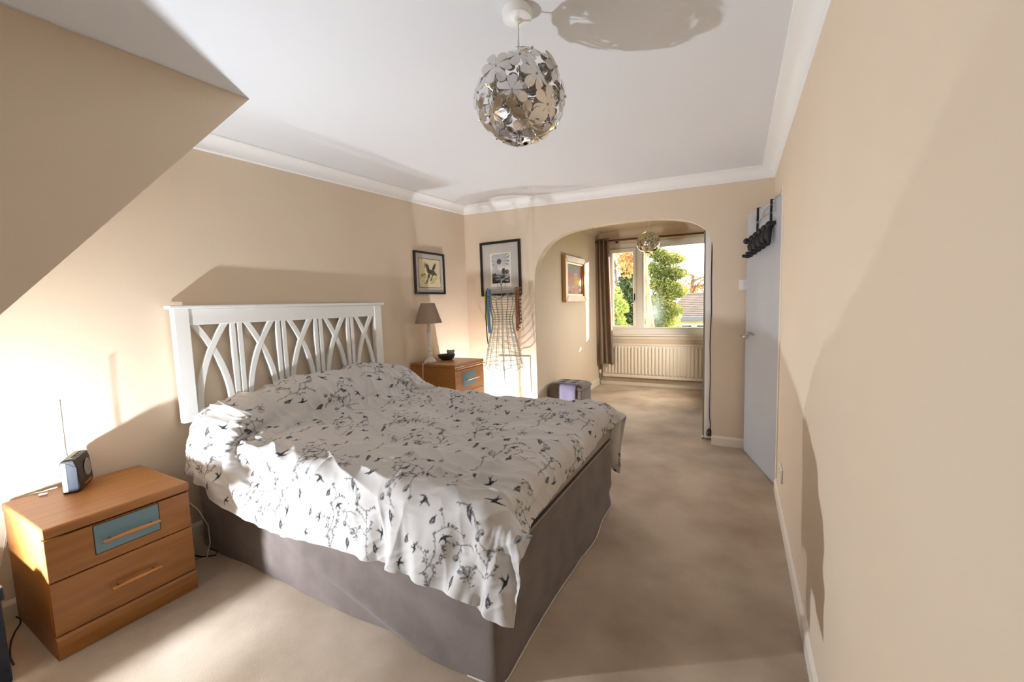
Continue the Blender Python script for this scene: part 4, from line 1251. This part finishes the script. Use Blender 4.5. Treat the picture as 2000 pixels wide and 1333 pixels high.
# ================================================================== ALCOVE
def curtains():
    rod = thing('curtain_rod', 'dark bronze curtain rod above the alcove window', 'curtain rod', (1.7, 6.325, 2.225))
    build(MB().tube([(.87, 6.325, 2.245), (2.52, 6.325, 2.215)], .014, 12), 'pole', 'rod', rod, smooth=50)
    build(MB().lathe([(.0, -.006), (.02, -.004), (.024, .008), (.012, .016), (0, .018)], (.872, 6.325, 2.245), 14, (0, 1, 0), (0, 0, 1), (-1, 0, 0)), 'finial', 'rod', rod, smooth=50)
    build(MB().tube([(1.15, 6.325, 2.24), (1.15, 6.44, 2.24), (1.15, 6.497, 2.24)], .008, 8).lathe([(.022, 0), (.022, .008), (.012, .012)], (1.15, 6.488, 2.24), 14, (1, 0, 0), (0, 0, 1), (0, 1, 0)), 'bracket', 'rod', rod, smooth=50)
    def cur(x0, x1, folds, z0, z1, label, flare=.0):
        c = thing('curtain', label, 'curtain', ((x0 + x1) / 2, 6.325, z0), 'taupe eyelet curtains at the alcove window')
        NU, NZ = folds * 14, 30
        zs = np.linspace(z0, z1, NZ)
        G = np.zeros((NU + 1, NZ, 3))
        u = np.linspace(0, 1, NU + 1)
        for j, z in enumerate(zs):
            t = (z1 - z) / (z1 - z0)
            amp = .042 * (1 - .25 * t)
            ph = 2 * PI * folds * u + .5 * np.sin(u * 5 + 2 * t) * t
            wdt = (x1 - x0) * (1 + flare * t)
            G[:, j, 0] = x0 + wdt * u + .012 * np.sin(2 * ph) + .01 * t * np.sin(3 * u * PI)
            G[:, j, 1] = 6.325 + amp * np.sin(ph) + .008 * np.sin(ph * .5 + t * 3)
            G[:, j, 2] = z - (.012 * np.sin(ph * .5) * t)
        o = build(MB().grid(G), 'cloth', 'curtain', c, smooth=80)
        s = o.modifiers.new('solid', 'SOLIDIFY'); s.thickness = .004
        zr = z1 - .045
        for k in range(folds * 2):
            i = int((k + .5) / (folds * 2) * NU)
            p = Vector(G[i, NZ - 2]); p.z = zr; p.y = 6.325
            build(MB().tube([(p.x, p.y + .024 * math.cos(a), p.z + .024 * math.sin(a)) for a in np.linspace(0, 2 * PI, 18, endpoint=False)], .005, 6, closed=True), 'eyelet', 'steel', c, smooth=50)
    cur(.885, 1.075, 3, .345, 2.285, 'taupe eyelet curtain bunched at the left of the alcove window', .28)
    cur(2.405, 2.50, 2, .345, 2.262, 'sliver of taupe curtain beside the wardrobe edge', -.1)
curtains()

def radiator():
    x0, x1, z0, z1 = .93, 2.62, .135, .665
    r = thing('radiator', 'cream ribbed panel radiator beneath the alcove window', 'radiator', ((x0 + x1) / 2, 6.44, z0))
    y = 6.415
    # pressed steel front: rounded flutes
    n = 32
    pts = []
    pit = (x1 - x0 - .06) / n
    for k in range(n):
        a = x0 + .03 + k * pit
        for f, d in ((.0, .0), (.14, .0), (.26, .016), (.42, .020), (.58, .020), (.74, .016), (.86, .0)):
            pts.append((a + f * pit, d))
    pts = [(x0, 0)] + pts + [(x1, 0)]
    zs = [(z0 + .028, 0.0), (z0 + .045, 0), (z0 + .066, 1), (z1 - .066, 1), (z1 - .045, 0), (z1 - .028, 0)]
    m = MB().grid([[(px, y - d * f, z) for z, f in zs] for px, d in pts])
    m.box(x0, x1, y + .001, y + .012, z0, z1)
    build(m, 'front_panel', 'radiator', r, smooth=40)
    build(MB().box(x0, x1, y - .012, y + .0005, z0, z0 + .028).box(x0, x1, y - .012, y + .0005, z1 - .028, z1), 'edge_channel', 'radiator', r, bevel=.005, seg=3)
    build(MB().box(x0 + .005, x1 - .005, y + .0125, YW - .022, z1 - .02, z1 - .004).box(x0 + .02, x0 + .06, y + .012, YW - .001, z0 + .03, z0 + .07).box(x1 - .06, x1 - .02, y + .012, YW - .001, z0 + .03, z0 + .07), 'grille', 'radiator', r, bevel=.002)
    v = build(MB().tube([(x0, y + .005, z0 + .045), (x0 - .05, y + .005, z0 + .045)], .010, 10).tube([(x0 - .045, y + .005, 0), (x0 - .045, y + .005, z0 + .05)], .008, 10), 'pipe', 'steel', r, smooth=50)
    build(MB().lathe([(.012, 0), (.018, .004), (.020, .05), (.016, .06), (.0, .062)], (x0 - .045, y + .005, z0 + .05), 14), 'valve', 'plastic_white', r, smooth=45)
radiator()

def wardrobe():
    x0, x1, y0, y1 = 2.532, 3.055, 4.172, 6.22
    w = thing('mirror_wardrobe', 'white wardrobe end and sliding mirror door edge inside the arch', 'wardrobe', (2.8, 5.2, 0))
    build(box(x0 + .0165, x1, y0, y0 + .022, .012, 2.385), 'end_panel', 'wardrobe_white', w, bevel=.002)
    build(MB().box(x0 + .04, x1, y1 - .02, y1, 0.012, 2.385).box(x0 + .04, x1, y0 + .022, y1 - .02, 2.35, 2.385).box(x0 + .04, x1, y0 + .022, y1 - .02, .012, .06).box(x1 - .012, x1, y0 + .022, y1 - .02, .06, 2.35), 'carcass', 'wardrobe_white', w)
    ym = (y0 + y1) / 2
    for a, b, off in ((y0 + .0225, ym + .03, 0.0), (ym - .03, y1 - .005, .017)):
        xa = x0 + off
        d = build(box(xa + .004, xa + .012, a + .02, b - .02, .055, 2.345), 'mirror_door', 'mirror', w)
        build(MB().box(xa, xa + .016, a, a + .022, .03, 2.37).box(xa, xa + .016, b - .022, b, .03, 2.37).box(xa, xa + .016, a + .022, b - .022, .03, .055).box(xa, xa + .016, a + .022, b - .022, 2.345, 2.37), 'stile', 'wardrobe_stile', d, bevel=.002)
    tag(build(box(x0 - .004, x0 + .039, y0 + .002, y1, .0, .012), 'door_track', 'wardrobe_stile', w), None)
    c = thing('power_cable', 'black power cable and plug dangling down the wardrobe end inside the arch', 'cable', (2.60, 4.165, .05))
    xs = 2.592
    build(MB().tube([(xs + .012, 4.166, 2.10), (xs + .008, 4.164, 1.8), (xs + .004, 4.163, 1.5), (xs + .008, 4.163, 1.2), (xs + .0, 4.162, .9), (xs + .006, 4.162, .6), (xs, 4.160, .35), (xs + .002, 4.16, .22), (xs + .012, 4.155, .14), (xs + .006, 4.148, .10)], .0042, 8), 'lead', 'black_plastic', c, smooth=60)
    build(MB().lathe([(.006, .045), (.016, .035), (.024, .02), (.027, .0), (.027, -.018), (.0, -.018)][::-1], (xs + .004, 4.138, .072), 14), 'plug', 'black_plastic', c, smooth=50)
    build(MB().box(xs - .010, xs - .004, 4.135, 4.139, .034, .053).box(xs + .010, xs + .016, 4.135, 4.139, .034, .053).box(xs + .0, xs + .006, 4.145, 4.149, .030, .053), 'pin', 'steel', c)
wardrobe()

def ottoman():
    x0, x1, y0, y1 = .912, 1.315, 4.28, 4.63
    o = thing('storage_ottoman', 'taupe suede storage cube with a buttoned lid inside the arch', 'ottoman', ((x0 + x1) / 2, 4.45, 0))
    build(box(x0 + .006, x1 - .006, y0 + .006, y1 - .006, 0, .345), 'body', 'ottoman', o, bevel=.008, seg=3)
    NU = 34
    U, V = np.meshgrid(np.linspace(0, 1, NU), np.linspace(0, 1, NU), indexing='ij')
    h = .045 * (np.clip(1 - np.abs(2 * U - 1) ** 6, 0, 1) ** .5) * (np.clip(1 - np.abs(2 * V - 1) ** 6, 0, 1) ** .5)
    btn = [(.33, .33), (.67, .33), (.33, .67), (.67, .67)]
    for a, b in btn:
        h -= .020 * np.exp(-((U - a) ** 2 + (V - b) ** 2) / .006)
    G = np.stack([x0 + U * (x1 - x0), y0 + V * (y1 - y0), .370 + h], -1)
    m = MB().grid(G).box(x0, x1, y0, y1, .347, .374)
    l = build(m, 'lid', 'ottoman', o, smooth=45)
    for a, b in btn:
        build(MB().sphere((x0 + a * (x1 - x0), y0 + b * (y1 - y0), .370 + .026), .010, 10, 6, (1, 1, .5)), 'button', 'ottoman', l, smooth=80)
    # folded cloth over the front
    N = 16
    path = [(y0 + .05, .418), (y0 + .02, .414), (y0 + .004, .402), (y0 - .008, .384), (y0 - .010, .33), (y0 - .010, .25), (y0 - .011, .18)]
    G = np.zeros((N + 1, len(path), 3))
    for i in range(N + 1):
        u = i / N
        for j, (yy, zz) in enumerate(path):
            G[i, j] = (1.045 + u * .205 + .004 * math.sin(j), yy - .004 * math.sin(u * 9) * (j > 3), zz + .002 * math.sin(u * 11))
    c = build(MB().grid(G), 'folded_cloth', 'lavender', None, (1.1, y0, .41), smooth=80)
    s = c.modifiers.new('solid', 'SOLIDIFY'); s.thickness = .010; s.offset = 1
    tag(c, 'folded lavender cloth hanging over the front of the storage cube', 'cloth')
ottoman()

# ================================================================== SWITCH, SOCKET, BOX, CABLES
def bits():
    s = thing('light_switch', 'white rocker light switch on the back wall beside the door', 'light switch', (2.862, YB, 1.427))
    build(box(2.819, 2.905, YB - .010, YB - .0005, 1.384, 1.470), 'plate', 'plastic_white', s, bevel=.003, seg=3)
    build(MB().prism([(0, 0), (.004, 0), (.007, .026), (0, .026)], (2.842, YB - .0101, 1.414), (0, -1, 0), (0, 0, 1), (1, 0, 0), .014), 'rocker', 'plastic_white', s, bevel=.001)
    s = thing('wall_socket', 'white wall socket low on the right wall beside the door', 'socket', (XR, 2.905, .245))
    build(box(XR - .010, XR - .0005, 2.83, 2.976, .202, .288), 'plate', 'plastic_white', s, bevel=.003, seg=3)
    for y in (2.868, 2.938):
        build(MB().box(XR - .0105, XR - .0101, y - .003, y + .003, .252, .262).box(XR - .0105, XR - .0101, y - .014, y - .006, .228, .234).box(XR - .0105, XR - .0101, y + .006, y + .014, .228, .234), 'pin_hole', 'black_plastic', s)
    b = thing('storage_box', 'dark navy fabric box at the lower left edge of the picture', 'box', (.30, .12, 0))
    build(box(.06, .505, -.22, .328, 0, .315), 'body', 'box_navy', b, bevel=.006, seg=3)
    build(box(.052, .513, -.228, .336, .316, .366), 'lid', 'box_navy', b, bevel=.006, seg=3)
    # crumpled white bag on the box
    N = 28
    U, V = np.meshgrid(np.linspace(-1, 1, N), np.linspace(-1, 1, N), indexing='ij')
    h = .040 * np.clip(1 - U ** 2, 0, 1) ** .5 * np.clip(1 - V ** 2, 0, 1) ** .5 + .022 * (vnoise(U * 5 + 9, V * 5 + 9, 61) - .4) * (1 - np.maximum(np.abs(U), np.abs(V)))
    G = np.stack([.43 + U * .055, .24 + V * .085, .369 + np.maximum(h, 0)], -1)
    tag(build(MB().grid(G), 'paper_bag', 'paper_white', None, (.43, .24, .367), smooth=60), 'crumpled white bag on the dark navy box', 'bag')
    # by the bed head
    tag(build(MB().box(.10, .165, 1.005, 1.045, .001, .085), 'power_adaptor', 'black_plastic', None, (.13, 1.025, 0), bevel=.006, seg=3), 'black power adaptor on the carpet between cabinet and bed', 'adaptor')
    tag(build(MB().tube([(.165, 1.025, .03), (.22, 1.02, .012), (.28, 1.04, .006), (.33, 1.08, .006), (.30, 1.105, .006), (.22, 1.10, .006)], .0035, 6), 'adaptor_cable', 'black_plastic', None, (.25, 1.05, 0), smooth=60), 'short black cable trailing from the power adaptor', 'cable')
    tag(build(MB().tube([(.02, 1.02, .36), (.10, 1.05, .30), (.20, 1.075, .24), (.27, 1.085, .16), (.31, 1.07, .08), (.33, 1.04, .02), (.29, 1.0, .005), (.22, .97, .005), (.12, .96, .005)], .003, 6), 'lamp_flex', 'cable_white', None, (.2, 1.03, 0), smooth=60), 'white flex looping to the carpet between cabinet and bed', 'cable')
    tag(build(MB().tube([(.02, .43, .006), (.06, .435, .005), (.10, .425, .005), (.15, .400, .005), (.21, .378, .005), (.28, .362, .005), (.34, .352, .005), (.40, .349, .005)], .003, 6), 'floor_cable', 'black_plastic', None, (.2, .39, 0), smooth=60), 'thin dark cable on the carpet beside the navy box', 'cable')
bits()

# ================================================================== OUTSIDE
GZ = -2.7
def outside():
    struct(box(-40, 45, 6.9, 90, GZ - .2, GZ), 'ground', 'grass', 'garden lawn below the alcove window', 'ground')
    CXc, H = 2.81, 1.317
    def at(x12, z12, y):                       # a direction given as the point it meets at 12 m
        return (CXc + (x12 - CXc) * y / 12, y, H + (z12 - H) * y / 12)
    def leaves(mb, c, r, n, size, rs, hollow=.55, droop=0.0):
        for _ in range(n):
            while True:
                d = Vector((rs.uniform(-1, 1), rs.uniform(-1, 1), rs.uniform(-1, 1)))
                if hollow * rs.random() < d.length <= 1: break
            p = Vector((c[0] + d.x * r[0], c[1] + d.y * r[1], c[2] + d.z * r[2]))
            a = Vector((rs.uniform(-1, 1), rs.uniform(-1, 1), rs.uniform(-1, 1) - droop)).normalized()
            b = a.orthogonal().normalized()
            b = (Matrix.Rotation(rs.uniform(0, 6.28), 3, a) @ b)
            s = size * rs.uniform(.6, 1.3)
            mb.add([p - a * s, p - b * s * .38, p + a * s * 1.2, p + b * s * .38], [(0, 1, 2, 3)])
    def tree(name, label, base, top, rt, blobs_, leafmat, barkmat, leafsize, seed, branches=0, lean=0):
        rs = random.Random(seed)
        t = thing(name, label, 'tree', (base[0], base[1], GZ), 'trees in the garden')
        B = Vector((base[0], base[1], GZ)); Tp = Vector(top)
        m = MB(); N = 10
        pts = [B.lerp(Tp, i / N) + Vector((.05 * math.sin(i * 1.3 + seed), 0, 0)) for i in range(N + 1)]
        m.tube(pts, [rt * (1 - .55 * i / N) for i in range(N + 1)], 12)
        tr = build(m, 'trunk', barkmat, t, smooth=60)
        if branches:
            m = MB()
            def br(p, d, l, r, dep):
                q = [p]; dd = d.copy()
                for i in range(5):
                    dd = (dd + Vector((rs.uniform(-.3, .3), rs.uniform(-.3, .3), rs.uniform(-.15, .25)))).normalized()
                    q.append(q[-1] + dd * l / 5)
                m.tube(q, [r * (1 - .12 * i) for i in range(6)], 5)
                if dep < 3:
                    for _ in range(3):
                        k = rs.randint(2, 5)
                        br(q[k], (dd + Vector((rs.uniform(-.9, .9), rs.uniform(-.9, .9), rs.uniform(-.4, .8)))).normalized(), l * .6, r * .5, dep + 1)
            for k in range(branches):
                f = .45 + .55 * k / max(1, branches - 1)
                p = B.lerp(Tp, f)
                a = rs.uniform(0, 6.28)
                br(p, Vector((math.cos(a), math.sin(a), rs.uniform(.0, .6))).normalized(), rs.uniform(1.2, 2.2) * (1.25 - .4 * f), rt * .32, 0)
            build(m, 'branches', barkmat, t, smooth=60)
        if blobs_:
            m = MB()
            for c, r, n in blobs_:
                leaves(m, c, r, n, leafsize, rs)
            tag(build(m, 'foliage', leafmat, t), kind='stuff')
        return t
    # tall pine just outside: warm trunk to the right of the mullion
    b0, b1 = at(.64, .50, 13), at(.50, 3.0, 13)
    k = (GZ - b0[2]) / (b1[2] - b0[2])
    base = Vector(b0).lerp(Vector(b1), k); top = Vector(b0).lerp(Vector(b1), 2.2)
    tr = tree('pine_tree', 'tall pine with a warm orange trunk just right of the window mullion', base, top, .15,
              [(at(.12, 2.85, 13), (.75, .8, .45), 420), (at(.45, 3.05, 13.2), (.6, .7, .45), 380), (at(.05, 2.35, 12.9), (.32, .5, .42), 260)], 'leaf_gold', 'bark_pine', .075, 4, branches=4)
    # dark conifer left
    p = at(.03, 1.3, 19)
    tree('dark_conifer', 'dark green columnar conifer seen through the left casement', (p[0], 19), (p[0], 19, at(0, 2.35, 19)[2]), .16,
         [((p[0], 19, at(0, z, 19)[2]), (r, r, .75), n) for z, r, n in ((2.05, .28, 500), (1.7, .48, 900), (1.3, .62, 1200), (.85, .72, 1300), (.4, .75, 1000))], 'leaf_dark', 'bark_dark', .10, 8)
    # bright conifer right of the trunk
    q = at(1.02, 1.3, 16)
    tree('green_conifer', 'tall sunlit yellow-green conifer right of the pine trunk', (q[0], 16), (q[0], 16, at(0, 2.7, 16)[2]), .18,
         [((at(x + dx * .16, z + dz * .09, 16)), (r * .62, r * .6, h * .55), int(n * .62)) for x, z, r, h, n in ((.80, 2.60, .42, .35, 420), (1.18, 2.42, .55, .24, 520), (.80, 2.15, .60, .42, 700), (1.25, 2.05, .52, .30, 560), (.95, 1.75, .72, .45, 900), (1.22, 1.55, .55, .40, 650), (.85, 1.3, .75, .5, 900), (1.08, 1.05, .62, .45, 700), (.85, .75, .7, .45, 700), (.9, .35, .7, .5, 500)) for dx, dz in ((-1, .3), (1.1, -.2), (0.1, .9), (.3, -.9))], 'leaf_bright', 'bark_dark', .058, 12)
    # pale bush far left
    r_ = at(-.30, 1.0, 17)
    tree('pale_bush', 'pale yellow-green bush at the left edge of the window view', (r_[0], 17), (r_[0], 17, at(0, 1.2, 17)[2]), .10,
         [(at(-.38, 1.45, 17), (.36, .5, .5), 420), (at(-.25, 1.15, 17), (.44, .5, .42), 520), (at(-.5, 1.0, 17), (.45, .5, .5), 420), (at(-.35, .75, 17), (.5, .5, .35), 400), (at(-.2, .45, 17), (.6, .5, .4), 300)], 'leaf_bush', 'bark_dark', .085, 15)
    # bare twiggy trees on the right, beyond the roof
    u = at(1.75, 1.4, 30)
    tree('bare_tree', 'bare golden-brown tree rising behind the grey roof', (u[0], 30), (u[0], 30, at(0, 1.95, 30)[2]), .22,
         [(at(1.75, 1.72, 30), (1.5, 1.2, .75), 520), (at(2.05, 1.62, 30), (1.2, 1.2, .8), 420), (at(1.5, 1.6, 30), (1.0, 1, .6), 300)], 'leaf_gold', 'bark_dark', .10, 19, branches=9)
    w_ = at(-.30, 1.4, 26)
    tree('bare_tree', 'thin bare tree at the far left of the window view', (w_[0], 26), (w_[0], 26, at(0, 2.5, 26)[2]), .15, [(at(-.25, 2.45, 26), (1.3, 1, .5), 260)], 'leaf_gold', 'bark_dark', .10, 23, branches=9)
    # evergreen added out of view on the right to shade the large pane
    tree('shading_evergreen', 'dense dark evergreen added out of view to shade the alcove window', (4.75, 9.3), (4.75, 9.3, 4.2), .15,
         [((4.75, 9.3, z), (1.25, .9, .7), 3400) for z in (-1.6, -.6, .4, 1.3, 2.2, 3.1)] + [((4.7, 9.3, 3.9), (.8, .8, .6), 900), ((4.3, 9.1, 1.0), (.7, .6, 1.4), 3000), ((5.3, 9.4, 1.0), (.8, .7, 1.6), 2500)], 'leaf_dark', 'bark_dark', .13, 27)
    # neighbour's bungalow
    hy = 22.0
    h = thing('bungalow', 'cream bungalow with dark tiled hipped roof below the window', 'building', (at(1.7, 0, hy)[0], hy, GZ))
    xl, xr = at(1.02, 0, hy)[0], at(3.6, 0, hy)[0]
    zf0, zf1 = at(0, .735, hy)[2], at(0, .865, hy)[2]
    build(box(xl + .25, xr, hy, hy + 5, GZ, zf0), 'wall', 'render_cream', h)
    build(box(xl - .15, xr, hy - .35, hy + 5.2, zf0, zf1), 'fascia', 'fascia', h, bevel=.02)
    # hipped roof of separate tile courses
    zr = at(0, 1.44, hy + 2.4)[2]
    xa, xb = at(1.12, 0, hy + .4)[0], xr
    ra, rb = at(1.52, 0, hy + 2.4)[0], xr - 1.0
    NC = 12
    for i in range(NC):
        f0, f1 = i / NC, (i + 1) / NC
        def ring(f, lift):
            return (xa + (ra - xa) * f, hy + .1 + 2.4 * f, zf1 + (zr - zf1) * f + lift)
        a, b = ring(f0, .045), ring(f1, .0)
        yb0, yb1 = hy + 5.0 - 2.5 * f0, hy + 5.0 - 2.5 * f1
        m = MB().add([(a[0], a[1], a[2]), (xb, a[1], a[2]), (xb, b[1], b[2]), (b[0], b[1], b[2]), (a[0], a[1], a[2] - .05), (xb, a[1], a[2] - .05), (b[0], yb1, b[2]), (a[0], yb0, a[2]), (a[0], yb0, a[2] - .05)],
                     [(0, 1, 2, 3), (4, 5, 1, 0), (7, 0, 3, 6), (8, 4, 0, 7)])
        build(m, 'tile_course', 'roof_tile', h)
    build(MB().tube([(ra, hy + 2.5, zr + .02), (xb, hy + 2.5, zr + .02)], .07, 8), 'ridge', 'roof_tile', h, smooth=60)
    wz0, wz1 = at(0, .52, hy)[2] - .9, at(0, .66, hy)[2]
    for x12 in (1.36, 1.88):
        x_ = at(x12, 0, hy)[0]
        f = build(box(x_ - .1, x_ + .75, hy - .04, hy + .02, wz0, wz1), 'window', 'upvc', h, bevel=.01)
        build(box(x_ - .03, x_ + .68, hy - .05, hy - .041, wz0 + .08, wz1 - .07), 'pane', 'black_gloss', f)
    x_ = at(1.03, 0, hy)[0]
    build(MB().tube([(x_ + .22, hy - .06, GZ), (x_ + .22, hy - .06, zf0)], .045, 8), 'drainpipe', 'black_plastic', h, smooth=60)
    # garage roof low on the left
    g = thing('garage', 'low garage with pale felt roof at the left of the view', 'building', (at(-.1, 0, 21)[0], 21, GZ))
    gx0, gx1 = at(-.75, 0, 21)[0], at(.30, 0, 21)[0]
    z1 = at(0, .80, 21)[2]
    build(box(gx0, gx1, 21, 24, GZ, z1 - .55), 'wall', 'render_cream', g)
    build(MB().prism([(gx0 - .1, z1 - .55), (gx1 + .1, z1 - .55), (gx1 - .9, z1), (gx0 + 1.0, z1 - .05)], (0, 20.8, 0), (1, 0, 0), (0, 0, 1), (0, 1, 0), 3.4), 'roof', 'felt_roof', g)
    # young plant in front of the bungalow
    v = at(1.28, .62, 18)
    tree('yellow_shrub', 'small yellow-leaved shrub in front of the bungalow', (v[0], 18), (v[0], 18, v[2] + .2), .04, [((v[0], 18, v[2]), (.34, .3, .40), 130), ((v[0] + .15, 18, v[2] + .45), (.18, .2, .25), 40)], 'leaf_bush', 'bark_dark', .07, 31)
outside()
